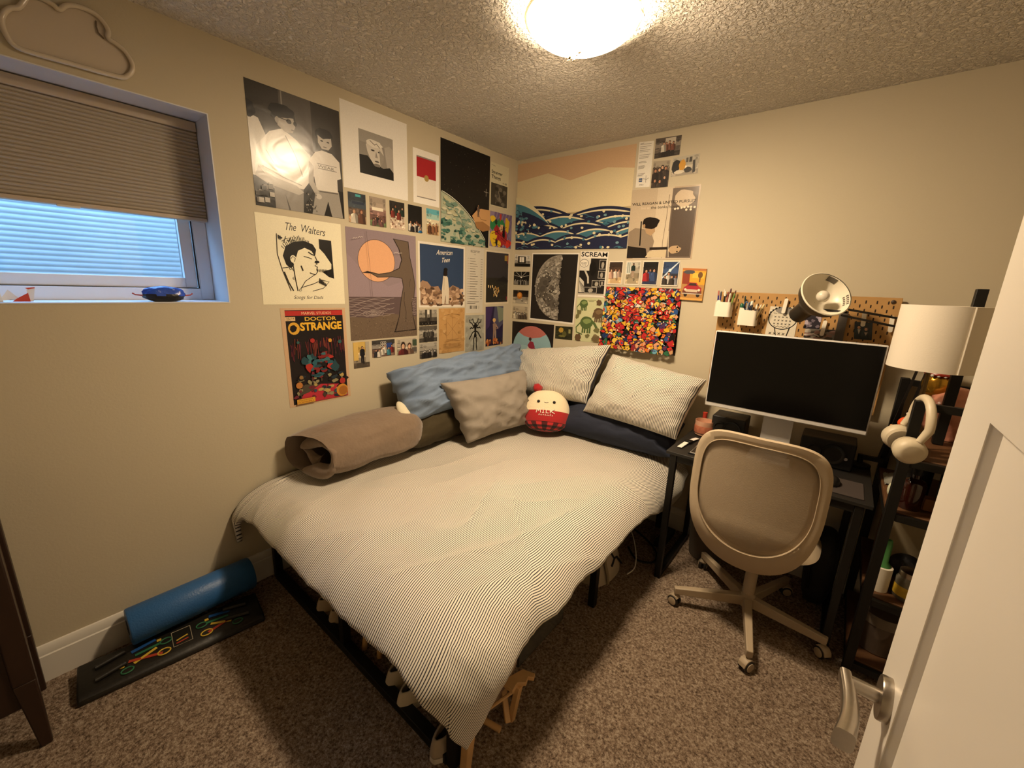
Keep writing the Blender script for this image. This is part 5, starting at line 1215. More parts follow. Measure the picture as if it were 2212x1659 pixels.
for i, (x, y, sx, sy, c_) in enumerate([(.2, .75, .2, .22, '#d8b52a'), (.15, .35, .18, .16, '#2f7a48'), (.55, .72, .25, .26, '#a02a2a'), (.5, .3, .17, .16, '#2f7a48'), (.85, .85, .14, .12, '#c93a2a'), (.12, .2, .12, .08, '#d8b52a'), (.78, .3, .10, .22, '#d0a82a'), (.3, .52, .12, .14, '#a02a2a'), (.52, .42, .09, .11, '#d3a57c'), (.42, .88, .10, .1, '#d8b52a'), (.46, .1, .05, .1, '#b33a2a'), (.25, .28, .07, .07, '#173a26'), (.62, .55, .06, .18, '#12100f'), (.3, .86, .05, .1, '#12100f')]): a.blob(x, y, sx, sy, c_, i, 14, .7)
for i in range(10): a.l([(rg.random(), rg.random()) for _ in range(2)], .003, '#12100f')
a.end()
# line drawing
INK = '#14110e'
a = Art('poster', 'cream poster with an ink drawing of a reclining dark-haired person', 'poster', 'L', rectq(-1.836, -1.432, 1.399, 1.805), '#ebe4c8', SATIN)
a.t('The', .30, .065, .085, INK, shear=.25, wid=.13).t('Walters', .48, .065, .085, INK, shear=.25, wid=.30, rise=-.02).t('Songs for Dads', .34, .895, .055, INK, shear=.3, wid=.36)
a.p([(.70, .21), (.86, .215), (.87, .68), (.80, .66), (.72, .60), (.84, .56), (.845, .50), (.76, .38), (.70, .32)], INK)
a.p([(.26, .44), (.30, .33), (.40, .27), (.52, .25), (.62, .28), (.66, .34), (.64, .42), (.60, .36), (.52, .33), (.44, .37), (.41, .45), (.36, .46), (.38, .54), (.34, .58), (.29, .54)], INK)
for i in range(22): t_ = i/21; a.l([(.28+.36*t_, .36-.10*math.sin(PI*t_)), (.25+.40*t_, .33-.115*math.sin(PI*t_)-.01*(i % 3))], .003, INK)
a.e(.375, .47, .035, .045, '#ebe4c8').l([(.345, .47), (.37, .44), (.40, .46), (.385, .50)], .003, INK)
a.l([(.56, .375), (.60, .40), (.64, .41)], .005, INK).l([(.50, .43), (.56, .44), (.60, .455)], .003, INK).l([(.64, .42), (.66, .47), (.63, .49), (.66, .51), (.63, .53), (.66, .545), (.65, .58), (.66, .60), (.63, .64), (.56, .62)], .004, INK).e(.66, .485, .03, .016, INK)
a.l([(.37, .55), (.38, .68), (.40, .84)], .004, INK).l([(.46, .54), (.48, .60)], .006, INK).l([(.21, .20), (.20, .42), (.24, .60), (.32, .84)], .003, INK).l([(.24, .58), (.34, .56), (.38, .62)], .003, INK).l([(.26, .62), (.30, .74), (.35, .84)], .005, INK)
a.l([(.62, .64), (.50, .72), (.42, .84)], .003, INK).l([(.44, .80), (.60, .75), (.66, .72)], .003, INK).l([(.70, .70), (.80, .72), (.72, .80), (.58, .84)], .003, INK)
for x, y in ((.335, .58), (.365, .69), (.43, .83)): a.e(x, y, .014, .014, INK).e(x, y, .009, .009, '#ebe4c8')
for i in range(8): a.l([(.68+.012*i, .68+.01*i), (.67+.012*i, .74+.005*i)], .004, INK)
for i in range(9): a.l([(.22+.02*i, .25+.015*(i % 4)), (.25+.02*i, .22+.02*(i % 3))], .0025, INK)
for i in range(7): a.l([(.66+.02*i, .595+.004*i), (.655+.02*i, .57)], .003, INK)
a.p([(.22, .21), (.27, .24), (.23, .26)], INK).end()
# comic cover
a = Art('poster', 'narrow comic cover poster with yellow block title, lowest on the left', 'poster', 'L', [(-1.766, 1.381), (-1.434, 1.378), (-1.428, .882), (-1.760, .879)], '#c9a887', SATIN)
a.r(.06, .02, .95, .98, '#1a1416').r(.06, .025, .95, .075, '#b3302c').t('MARVEL STUDIOS', .30, .038, .026, '#e8c9a0', wid=.46)
a.r(.06, .085, .20, .125, '#d8b88a').t('25c', .075, .092, .024, '#1a1416', wid=.06).t('14', .15, .092, .018, '#1a1416', wid=.035).e(.17, .20, .085, .062, '#d8a53a').blob(.16, .20, .05, .035, '#1a1416', 4)
a.t('DOCTOR', .34, .088, .040, '#e2b94a', wid=.50, bold=.02)
a.t('STRANGE', .255, .145, .088, '#2a2a1c', wid=.67, bold=.05).t('STRANGE', .26, .142, .086, '#e5b238', wid=.66, bold=.04)
rg = random.Random(12)
for i in range(60): x = rg.uniform(.08, .93); a.l([(x, rg.uniform(.30, .38)), (x+rg.uniform(-.03, .03), rg.uniform(.40, .55))], .003, rg.choice(['#5a2030', '#6d2a2c', '#3a1f30', '#7a3a30']))
a.p([(.10, .98), (.22, .88), (.50, .80), (.80, .83), (.95, .90), (.95, .98)], '#b32e3c').p([(.10, .90), (.25, .78), (.5, .80), (.30, .87)], '#4a4436')
for i in range(70): a.blob(rg.uniform(.08, .93), rg.uniform(.66, .96), .05*rg.random()+.01, .018, rg.choice(['#1a1416', '#4a3a30', '#8d8562', '#23303a', '#6b2430', '#b39a5a']), i, 9, .6)
for x, y, s_, c_ in ((.42, .33, .035, '#a3302c'), (.70, .34, .03, '#c9903a'), (.86, .36, .03, '#2f5a5a'), (.86, .80, .05, '#a3302c'), (.20, .34, .022, '#2f5a5a'), (.16, .78, .05, '#b5763a'), (.74, .90, .035, '#2f4a5a'), (.40, .86, .025, '#2f4a5a'), (.20, .70, .03, '#8a6a3a')): a.e(x, y, s_, s_*.67, c_)
a.e(.845, .905, .10, .07, '#c98a30').e(.86, .91, .075, .052, '#a3662a')
for i in range(46): t_ = rg.random()*2*PI; q_ = rg.random(); a.blob(.5+.26*q_*math.cos(t_), .58+.16*q_*math.sin(t_), .07*rg.random()+.02, .035*rg.random()+.012, rg.choice(['#23434c', '#7a2424', '#a83028', '#2a5a66', '#1a1416', '#3a6a70']), i, 8, .9)
a.r(.10, .925, .38, .975, '#d8a53a').t('A RANSOM WITH', .12, .932, .014, '#6d2418', wid=.22).t('DORMAMMU!', .115, .952, .018, '#8a2a1a', wid=.24).end()
# tree and moon
a = Art('poster', 'tall mauve poster of a bent tree, orange moon and wavy sea', 'poster', 'L', rectq(-1.4075, -.9515, 1.196, 1.799), '#8d7d84', MATTE)
a.p([(0, .22), (.2, .36), (.55, .50), (.8, .44), (1, .52), (1, .62), (0, .62)], '#94828a').r(0, .60, 1, .82, '#5d4d4e').p([(0, .78), (.3, .80), (.55, .76), (1, .80), (1, 1), (0, 1)], '#6b5b4c')
a.e(.40, .27, .262, .192, '#3a2c28', 40).e(.40, .27, .257, .188, '#dca77f', 40)
TRK = '#66574a'
a.p([(.64, .05), (.88, .06), (.90, .20), (.95, .35), (.98, .48), (.96, .60), (.92, .66), (.94, .80), (.99, .94), (.62, .95), (.70, .80), (.74, .62), (.78, .50), (.76, .42), (.62, .41), (.40, .42), (.30, .385), (.18, .385), (.26, .365), (.42, .385), (.58, .365), (.72, .32), (.76, .24), (.72, .14)], '#2e2521')
a.p([(.66, .055), (.87, .065), (.89, .20), (.94, .35), (.97, .48), (.95, .60), (.91, .66), (.93, .80), (.97, .93), (.65, .94), (.71, .80), (.75, .62), (.79, .50), (.77, .415), (.62, .405), (.40, .414), (.31, .38), (.42, .392), (.58, .372), (.73, .325), (.775, .24), (.735, .14)], TRK)
a.l([(.80, .55), (.79, .64), (.82, .75), (.81, .85)], .003, '#2e2521').l([(.90, .42), (.88, .5)], .002, '#2e2521')
for k in range(11):
    y = .615+.016*k; a.l([(x/30, y+.006*math.sin(x*.9+k*2)+.004*math.sin(x*.37*k)) for x in range(0, 20-(k % 3)*2)], .002, '#a3948f')
    a.l([(.92+x/100, y+.003*math.sin(x+k)) for x in range(0, 8)], .002, '#a3948f')
for q_ in (1, .72, .45, .2): a.l([(.32+.15*q_*math.cos(2*PI*i/30), .755+.026*q_*math.sin(2*PI*i/30)) for i in range(31)], .002, '#a3948f')
for i in range(260): a.e(rg.random(), rg.uniform(.80, 1), .004, .003, rg.choice(['#3a302a', '#4f4238', '#8a7864']), 5)
for x, y in ((.10, .09), (.17, .075), (.66, .18), (.72, .18)): a.l([(x-.03, y+.008), (x-.012, y-.004), (x, y+.004), (x+.014, y-.006), (x+.03, y)], .002, '#d8cfc4')
a.l([(.25, .02), (.28, .35), (.30, .60)], .0015, '#4a3a34').end()
# blue album poster
a = Art('poster', 'blue poster with white script title over a figure and rocks', 'poster', 'L', rectq(-.936, -.533, 1.372, 1.776), '#ddd6c9', SATIN)
a.r(.035, .035, .965, .965, '#2b3f5f').t('American', .36, .10, .075, '#e9e2d4', shear=.35, wid=.34, rise=.02).t('Teen', .46, .215, .075, '#e9e2d4', shear=.35, wid=.18, rise=.02)
rg = random.Random(21)
a.p([(.035, .62), (.08, .58), (.18, .60), (.26, .68), (.40, .66), (.46, .74), (.62, .70), (.72, .64), (.86, .68), (.965, .80), (.965, .965), (.035, .965)], '#9a7c64')
for i in range(70): x, y = rg.uniform(.06, .94), rg.uniform(.70, .95); a.blob(x, y, rg.uniform(.02, .07), rg.uniform(.015, .05), rg.choice(['#6d5442', '#b89a7e', '#4a382c', '#c9ac90', '#86694f']), i, 9, .6)
a.p([(.50, .50), (.56, .48), (.60, .52), (.63, .72), (.62, .95), (.56, .95), (.55, .80), (.52, .95), (.475, .95), (.47, .72)], '#cfc4b0').l([(.52, .52), (.515, .72)], .003, '#8f8470').e(.55, .44, .04, .06, '#1b1413').p([(.50, .46), (.60, .47), (.57, .50), (.52, .50)], '#1b1413').e(.555, .395, .042, .03, '#120e0d')
for k, c_ in enumerate('KHALID'): a.t(c_, .08+.155*k, .915, .025, '#e9e2d4')
a.end()
# receipt
a = Art('receipt_print', 'long crumpled receipt style paper with a barcode, left wall', 'paper', 'L', [(-.524, 1.781), (-.341, 1.783), (-.346, 1.325), (-.522, 1.328)], '#c9c3b6', GLOSS)
a.t('RECEIPTIFY', .25, .045, .034, '#3a3631', wid=.52).t('TOP', .42, .10, .015, '#5a554e')
rg = random.Random(31)
for i in range(17):
    y = .17+.038*i; a.l([(.10, y), (.14, y)], .0022, '#5f5a52').l([(.20, y), (.20+rg.uniform(.3, .52), y)], .0026, '#5f5a52').l([(.82, y), (.92, y)], .0022, '#5f5a52')
a.l([(.08, .825), (.75, .825)], .0022, '#5f5a52').l([(.08, .85), (.55, .85)], .0022, '#5f5a52')
for i in range(26):
    if rg.random() < .7: a.r(.24+.02*i, .885, .24+.02*i+.006+.009*rg.random(), .935, '#26231f')
a.end()
a = Art('art_print', 'dark night print of glowing lanterns on water in a cream border', 'art print', 'L', [(-.329, 1.776), (-.052, 1.78), (-.048, 1.392), (-.326, 1.386)], '#d2c6ae', SATIN)
a.r(.05, .03, .95, .965, '#302d31').r(.05, .5, .95, .965, '#26241f')
for i in range(30): y = .55+.4*rg.random(); x = rg.uniform(.1, .8); a.l([(x, y), (x+.12, y+.004)], .002, rg.choice(['#45413c', '#3a3733', '#1c1a18']))
a.p([(.45, .55), (.6, .52), (.74, .46), (.95, .54), (.95, .58), (.45, .57)], '#1d1b1c')
for x, y in [(.14, .66), (.22, .67), (.30, .66), (.42, .68), (.36, .71), (.48, .71), (.54, .70), (.44, .75), (.38, .77), (.50, .78), (.56, .75), (.42, .81), (.48, .84), (.36, .83)]: a.p([(x-.02, y-.02), (x+.02, y-.025), (x+.015, y+.025), (x-.012, y+.03)], rg.choice(['#d8b878', '#e8d09a', '#b98f4e']))
a.r(.78, .07, .90, .17, '#a88a3a').r(.90, .06, .93, .22, '#8a3030').r(.88, .86, .92, .93, '#7a2c30')
for i in range(6): a.l([(.80, .08+.015*i), (.88, .08+.015*i)], .0015, '#4a3a1c')
a.end()
GB = 'snapshots on the wall'
BWD = ['#b5b0a5', '#a39d92', '#5d5850', '#2c2824']
snap('grey snapshot of one figure in a bright doorway, left wall', 'L', LQ(-.934, .148, 1.258, .10), ['#a39c8e', '#8f897c', '#4a453d', '#171412'], [(.5, .46, .12, SKB[1], '#1b1816', '#2a2622')]+crowd(5, .86, .9, .06, ['#2c2824'], True, 3), rects((.32, 0, .42, .75, '#3a362f'), (.58, 0, .68, .75, '#3a362f'), (.44, .04, .56, .3, '#d8d2c4')), group=GB)
snap('grey group snapshot with a dark vignette, middle of the left wall stack of three', 'L', LQ(-.935, .149, 1.147, .106), ['#57524a', '#a8a296', '#8d877b', '#3c3831'], crowd(5, .28, .36, .11, ['#2a2622', '#8d8880', '#4a4640', '#1b1816'], True, 4, .25, .78, '#2a2622'), group=GB)
snap('grey snapshot of people seated at a table, bottom of the left wall stack of three', 'L', LQ(-.934, .148, 1.041, .101), ['#a8a296', '#9a9488', '#6d675c', '#4a453d'], crowd(6, .42, .62, .13, ['#2a2622', '#55504a', '#1b1816', '#8d8880'], True, 6), rects((.3, .74, .8, .8, '#cfc9bc')), group=GB)
a = Art('art_print', 'tan parchment print with a faint sketched diagram', 'art print', 'L', rectq(-.771, -.5305, 1.058, 1.363), '#b9905a', MATTE)
for i in range(60): a.blob(rg.random(), rg.random(), .06, .04, rg.choice(['#bd9560', '#b48a54', '#c29c68', '#ae8550']), i, 9, .5)
for k in range(4): y = .10+.7*k/3; a.l([(.2, .15+.2*k), (.5, .12+.2*k), (.8, .15+.2*k)], .0016, '#7a5530')
a.r(.28, .22, .72, .70, '#ad8350').r(.285, .224, .715, .696, '#b9905a').l([(.5, .18), (.5, .74)], .0016, '#7a5530').l([(.3, .3), (.7, .62)], .0014, '#7a5530').l([(.7, .3), (.3, .62)], .0014, '#7a5530')
for k in range(5): a.l([(.15, .80+.025*k), (.85-.05*(k % 2), .80+.025*k)], .0014, '#8a643a')
a.end()
a = Art('art_print', 'pale grey print of a black ink emblem with curling limbs', 'art print', 'L', rectq(-.521, -.322, 1.045, 1.311), '#9a998d', MATTE)
for i in range(40): a.blob(rg.random(), rg.random(), .1, .06, rg.choice(['#a3a296', '#918f83', '#a9a89b']), i, 9, .5)
for sg in (-1, 1):
    for pts in ([(.0, .28), (.12, .30), (.18, .22), (.28, .20), (.30, .12)], [(.0, .30), (.14, .36), (.22, .34), (.28, .38)], [(.02, .44), (.14, .48), (.24, .58), (.32, .66)], [(.02, .56), (.08, .66), (.06, .80), (.10, .98)], [(.0, .24), (.10, .20), (.14, .10), (.20, .14)]): a.l([(.5+sg*x, y) for x, y in pts], .009, '#15120f')
a.blob(.5, .30, .10, .06, '#15120f', 2).p([(.44, .34), (.56, .34), (.53, .46), (.58, .58), (.5, .62), (.42, .58), (.47, .46)], '#15120f').end()
a = Art('art_print', 'purple concert print with one lit figure on a stage', 'art print', 'L', [(-.311, 1.369), (-.107, 1.371), (-.102, 1.071), (-.303, 1.067)], '#231c3d', SATIN)
a.p([(.5, 0), (1, 0), (1, .45), (.7, .60), (.4, .40)], '#4a4a62').p([(.62, 0), (1, .05), (1, .35), (.75, .42)], '#77806f').p([(0, 0), (.4, 0), (.2, .5), (0, .6)], '#3b2a55').r(0, .80, 1, 1, '#1c1630')
a.p([(.40, .44), (.52, .42), (.62, .46), (.58, .62), (.60, .90), (.54, .90), (.50, .68), (.46, .90), (.40, .90), (.42, .62)], '#8d7464').e(.48, .36, .07, .05, '#c49a78').blob(.48, .34, .09, .045, '#d0aa68', 3).l([(.58, .48), (.70, .56), (.62, .58)], .006, '#c49a78').l([(.58, .62), (.59, .9)], .004, '#c9b8a0')
for i in range(26): a.blob(rg.random(), rg.uniform(.84, 1), .05, .04, rg.choice(['#b3602c', '#7a3c24', '#3c2430', '#c98a4a']), i, 8, .6)
a.end()
snap('upright snapshot of a dark dressed person in a yellow corridor, below the tree poster', 'L', LQ(-1.398, .10, 1.036, .149), ['#c9a95c', '#b9964e', '#c2b294', '#8d8270', '#4a4238'], [(.55, .22, .09, SK[0], '#1b1512', '#16161c', '#15151a')], rects((0, 0, .3, .7, '#cfae62'), (.75, 0, 1, .8, '#a9a08e')), group=GB)
snap('group snapshot with red hat and white rings, middle below the tree poster', 'L', LQ(-1.279, .156, 1.087, .099), ['#3c3a38', '#8d8880', '#5d4a42', '#6d5448'], crowd(6, .36, .6, .14, ['#7a2424', '#2a2a30', '#8d6a4a', '#d0c8bc', '#3a7a8a'], sd=8), lambda a, rg: [a.e(.40+.08*(i % 3), .16+.16*(i//3), .045, .08, '#cfc8bc').e(.40+.08*(i % 3), .16+.16*(i//3), .03, .055, '#3c3a38') for i in range(6)]+[a.r(.62, .2, .86, .5, '#2a3f7a')], group=GB)
snap('selfie snapshot of two long-haired people in dark red, below the tree poster', 'L', LQ(-1.1075, .15, 1.083, .10), ['#b5ab9a', '#a89e8d', '#8d8474'], [(.62, .50, .30, SK[3], '#4a2c1c', '#8a6a58', None, 1.2), (.30, .46, .34, SK[3], '#2b1a12', '#5e2424', None, 1.2)], rects((.78, .1, 1, .5, '#3a4a38'), (.75, .6, 1, .9, '#55504a')), group=GB)
# ---- back wall
a = Art('poster', 'wide poster of blue and white sea waves under a tan sky', 'poster', 'B', [(.010, 2.412), (.9385, 2.402), (.9385, 1.792), (.018, 1.805)], '#d9c9a3', SATIN)
a.p([(0, 0), (1, 0), (1, .22), (.8, .18), (.5, .26), (.3, .15), (0, .20)], '#c9a987').p([(0, .60), (.3, .66), (.6, .70), (1, .60), (1, .78), (0, .80)], '#8a7a5c').p([(.2, .62), (.5, .60), (1, .58), (1, .66), (.2, .70)], '#b5a27c')
rg = random.Random(41)
NV_, TL_, CM_ = '#1f2440', '#3f6f80', '#d8cda8'
def swell(y0, amp, fr, ph, c, tilt=0, e=1):
    a.p([(i/40, y0+tilt*i/40-amp*abs(math.sin(fr*PI*i/40+ph))**e) for i in range(41)]+[(1, 1), (0, 1)], c)
for k in range(5):
    swell(.58+.085*k, .10-.012*k, 1.6+.5*k, .5+1.1*k, NV_, .10-.05*k*.8, .8)
    swell(.60+.085*k, .09-.012*k, 1.6+.5*k, .5+1.1*k, CM_, .10-.05*k*.8, .8)
    swell(.612+.085*k, .085-.012*k, 1.6+.5*k, .5+1.1*k, TL_ if k % 2 else NV_, .10-.05*k*.8, .8)
    for i in range(16):
        x = rg.random(); y = .66+.085*k+rg.uniform(-.03, .03); a.l([(x, y), (x+.03, y-.012), (x+.07, y+.004)], .004, rg.choice([TL_, CM_, '#557f8d', NV_]))
for i in range(90): x = rg.random(); a.blob(x, .54+.40*rg.random()+.08*x, .012, .014, rg.choice([CM_, TL_, CM_, '#6d909a']), i, 8, .6)
for k in range(3):    # rounded foam-edged hills of water rising towards the left
    x0, h_ = .0+.0*k, .34-.08*k
    a.p([(-.01, .72-h_)]+[(.34*t/12, .72-h_+h_*(t/12)**1.6) for t in range(13)]+[(.0, .78)], [CM_, TL_, NV_][k])
for i in range(60): t_ = rg.random(); x = .30*t_; a.blob(x*rg.random()+.005, .50+.26*t_+.06*rg.random(), .014, .016, rg.choice([CM_, TL_, '#557f8d', NV_]), i, 8, .6)
a.end()
a = Art('receipt_print', 'long white printed slip beside the wave poster, near the ceiling', 'paper', 'B', [(.954, 2.408), (1.045, 2.40), (1.047, 2.147), (.957, 2.151)], '#e4dfd4', MATTE)
for i, (v_, w_) in enumerate([(.04, .3), (.06, .9), (.11, .9), (.15, .6), (.19, .85), (.22, .7), (.29, .9), (.33, .8), (.36, .75), (.44, .6), (.46, .65), (.53, .5), (.55, .55), (.57, .5), (.59, .45), (.70, .6), (.73, .5), (.75, .4)]): a.l([(.08, v_), (.08+.85*w_, v_-.01)], .0022, '#7a746a')
a.r(.20, .80, .44, .88, '#2a4a7a').t('amex', .22, .825, .03, '#d8d2c6', wid=.2).l([(.48, .81), (.74, .83), (.90, .80)], .0018, '#4a453d').l([(.68, .74), (.70, .90)], .0018, '#4a453d').t('AMEX', .24, .93, .03, '#6a655c').end()
snap('dim snapshot of people dancing against a pale wall, topmost on the back wall', 'B', [(1.055, 2.408), (1.206, 2.403), (1.205, 2.301), (1.057, 2.30)], ['#5a5048', '#8d8276', '#6d6258', '#3a332d'], crowd(4, .25, .36, .11, ['#7a4a3a', '#d0c8ba', '#2a2420', '#8a5a48'], sd=11, u0=.3, u1=.75, legs='#2a2420'), rects((.4, .05, .8, .5, '#c2b8a8')), group=GB)
snap('upright snapshot of dark haired people huddled together, beside the long white slip', 'B', [(1.055, 2.286), (1.157, 2.28), (1.159, 2.136), (1.056, 2.138)], ['#a59a88', '#6d5c4c', '#3a2c24', '#57483c'], crowd(4, .25, .42, .13, ['#2a1f1a', '#5e2a24', '#3c3028'], sd=12)+crowd(3, .6, .8, .12, ['#3c3028', '#7a6a58', '#1b1512'], sd=13), group=GB)
snap('snapshot of a person in yellow sprawled on a bed, right of the huddled people', 'B', [(1.17, 2.289), (1.32, 2.291), (1.32, 2.189), (1.17, 2.187)], ['#b5ad9c', '#a8a08f', '#c2b8a5', '#9c9282'], [], lambda a, rg: (a.blob(.16, .5, .16, .35, '#1d1b18', 2), a.blob(.40, .48, .12, .3, '#c9922a', 5), a.p([(.78, .3), (.86, .28), (.90, .9), (.80, .95)], '#26231f'), a.blob(.62, .75, .14, .14, '#2c2824', 7), a.r(.52, .12, .60, .35, '#55504a'), a.r(.64, .1, .74, .36, '#3a362f'), a.blob(.3, .8, .2, .1, '#d8cdb8', 9)), group=GB)
a = Art('poster', 'sepia poster of a guitarist with black band lettering', 'poster', 'B', [(.938, 2.139), (1.349, 2.127), (1.35, 1.7205), (.945, 1.723)], '#b9a58c', GLOSS)
a.r(0, 0, .62, .8, '#bfae96').r(.40, .0, .64, .98, '#cdbea6').r(.62, .02, .98, .98, '#6d6055').r(.64, .30, .96, .96, '#574b42').blob(.80, .16, .14, .12, '#c9b69c', 3)
for x, y in ((.68, .30), (.72, .295), (.77, .29), (.81, .285), (.86, .28), (.90, .285), (.95, .29), (.84, .32), (.90, .32)): a.e(x, y, .016, .015, '#e6d8bf')
a.l([(.58, .10), (.57, .40), (.55, .75), (.56, .98)], .003, '#7a6c5c').t('WILL REAGAN & UNITED PURSUIT', .02, .185, .038, '#1c1713', wid=.94, bold=.01).t('live at', .17, .245, .036, '#d8cab2', wid=.13).t('the banks house', .32, .245, .038, '#1c1713', wid=.42)
a.p([(.0, .60), (.10, .54), (.24, .56), (.36, .62), (.42, .74), (.40, .86), (.30, .92), (.0, .95)], '#8f7f6c').p([(0, .80), (.30, .84), (.34, .98), (0, .98)], '#201a16')
a.p([(.24, .50), (.40, .50), (.42, .60), (.36, .66), (.28, .62)], '#b0926f').blob(.34, .475, .13, .085, '#1c1512', 6).e(.24, .52, .02, .03, '#a58663').l([(.19, .45), (.20, .80)], .008, '#15110e').l([(.36, .845), (.66, .84)], .016, '#2a211b').blob(.74, .86, .09, .055, '#b59a78', 4).l([(.62, .60), (.64, .80), (.66, .97)], .004, '#d8cab2').p([(.36, .88), (.62, .86), (.62, .97), (.30, .97)], '#c9b898')
a.e(.78, .83, .012, .012, '#15110e', 8).e(.78, .89, .012, .012, '#15110e', 8).l([(.1, .985), (.98, .985)], .004, '#d8cab2').end()
a = Art('poster', 'poster of a half-lit grey moon on black with white border', 'poster', 'B', [(.182, 1.778), (.594, 1.771), (.585, 1.272), (.183, 1.277)], '#e2dccf', SATIN)
a.r(.02, .02, .975, .975, '#201c19'); rg = random.Random(52)
mc, mr_ = (.62, .495), (.52, .465)
def moon_in(u_, v_, k=1): return ((u_-mc[0])/mr_[0])**2+((v_-mc[1])/mr_[1])**2 < k*k and u_ < .66+.03*math.sin(v_*40)
outl = [(mc[0]-mr_[0]*math.sin(PI*i/40), mc[1]-mr_[1]*math.cos(PI*i/40)) for i in range(41)]
term = [(.655+.02*nz(i*.9, 3, 1)-.02*math.sin(PI*i/24), .955-.92*i/24) for i in range(25)]
a.p(outl+term, '#8d867b')
for i in range(420):
    x, y = rg.uniform(.1, .66), rg.uniform(.03, .96); s_ = .03*rg.random()**2+.006
    if moon_in(x, y, 1-s_*2.2): a.blob(x, y, s_*1.2, s_, rg.choice(['#9c958a', '#a8a196', '#7d766c', '#b5aea2', '#6d665d']), i, 9, .4)
for x, y, s_ in ((.33, .42, .09), (.28, .52, .10), (.36, .60, .07), (.22, .60, .05), (.45, .66, .08), (.50, .50, .05), (.42, .35, .06), (.55, .72, .06)):
    a.blob(x, y, s_*1.1, s_*.9, '#575149', int(x*100), 16, .6).blob(x+.02, y+.01, s_*.6, s_*.5, '#4a443d', int(y*100), 12, .5)
for i in range(90):
    x, y = rg.uniform(.14, .62), rg.uniform(.06, .94)
    if moon_in(x, y, .95): a.blob(x, y, .010, .008, rg.choice(['#c9c2b5', '#5d574f', '#b0a99d']), i, 8, .4)
for i in range(70):
    y = rg.uniform(.05, .94); x = .64+.05*rg.random(); a.e(x, y, .007, .006, rg.choice(['#5d574f', '#7a7369', '#3a352f']), 7)
a.end()
a = Art('poster', 'black and white film poster with bold title above comic panels', 'poster', 'B', [(.602, 1.782), (.814, 1.774), (.812, 1.475), (.603, 1.473)], '#e4ddcf', SATIN)
a.t('SCREAM', .03, .015, .10, '#12100e', bold=.02, wid=.94).r(.0, .15, .96, .92, '#1b1816').r(.0, .15, .40, .42, '#d8d2c4').e(.16, .26, .17, .09, '#12100e').e(.16, .26, .155, .082, '#e4ddcf').t('SCARY', .05, .235, .04, '#12100e', wid=.22).t('MOVIE?', .08, .285, .025, '#12100e', wid=.16)
rg = random.Random(61)
for i, (x, y, w_, h_) in enumerate([(.70, .42, .26, .16), (.50, .63, .34, .14), (.24, .78, .46, .13), (.78, .62, .18, .12), (.72, .18, .24, .20)]):
    a.r(x, y, x+w_, y+h_, '#c9c3b6').r(x+.012, y+.008, x+w_-.012, y+h_-.008, '#26231f').blob(x+w_*.5, y+h_*.55, w_*.2, h_*.35, '#a39d90', i)
a.p([(.02, .56), (.20, .66), (.24, .90), (.02, .90)], '#c9c3b6').l([(.20, .40), (.34, .56), (.36, .70)], .014, '#c2bcae').r(0, .92, .96, .955, '#b5ac9c').blob(.50, .36, .13, .16, '#0e0c0b', 3)
for i in range(7): a.l([(.0+.03*i, .62+.02*i), (.16+.03*i, .9)], .002, '#12100e')
a.end()
a = Art('poster', 'pale green chart of prehistoric animals', 'poster', 'B', [(.602, 1.463), (.82, 1.473), (.811, 1.163), (.595, 1.157)], '#c5c69c', MATTE)
DG, DB, DO = '#4f6238', '#5e4a34', '#6d6a45'
def beast(x, y, s, c, neck=1, tail=1, trunk=0):
    k = a.w/a.h
    a.blob(x, y, .20*s, .13*s, c, 3, 18, .15); a.l([(x-.16*s, y-.02*s), (x-.32*s*tail, y+.10*s), (x-.30*s*tail, y+.20*s), (x-.1*s, y+.24*s)], .02*s*.4, c) if tail else None
    if neck: a.l([(x+.15*s, y-.04*s), (x+.26*s, y+.02*s), (x+.36*s, y+.12*s)], .016*s, c); a.e(x+.37*s, y+.13*s, .035*s, .018*s, c)
    for q_ in (-.10, -.03, .06, .13): a.l([(x+q_*s, y+.06*s), (x+q_*s, y+.21*s)], .012*s, c)
    a.blob(x+.02*s, y-.03*s, .13*s, .05*s, '#7d8f58' if c == DG else '#7a6448', 5)
beast(.42, .56, 1.15, DG); beast(.26, .13, .75, DG, 0, 1); beast(.82, .34, .95, DB, 0, 0); a.l([(.66, .30), (.58, .36), (.52, .30), (.55, .26)], .005, '#d0c3a0').l([(.66, .34), (.64, .44)], .012, DB)
for x, y, s_, c_ in ((.12, .32, .07, DO), (.80, .11, .08, DB), (.06, .42, .06, DO), (.82, .72, .07, DO), (.16, .92, .10, DB), (.50, .86, .06, DO), (.84, .92, .12, '#7a6a4a')): a.blob(x, y, s_*1.3, s_*.8, c_, int(x*90), 14, .7).l([(x-s_, y+s_*.6), (x+s_, y+s_*.7)], .002, c_)
for i in range(8): a.l([(.66+.03*i, .98), (.72+.03*i, .86)], .002, '#4a3c2a')
a.l([(.38, .05), (.70, .05)], .0018, '#5e5a3c').l([(.44, .075), (.62, .075)], .0018, '#5e5a3c').end()
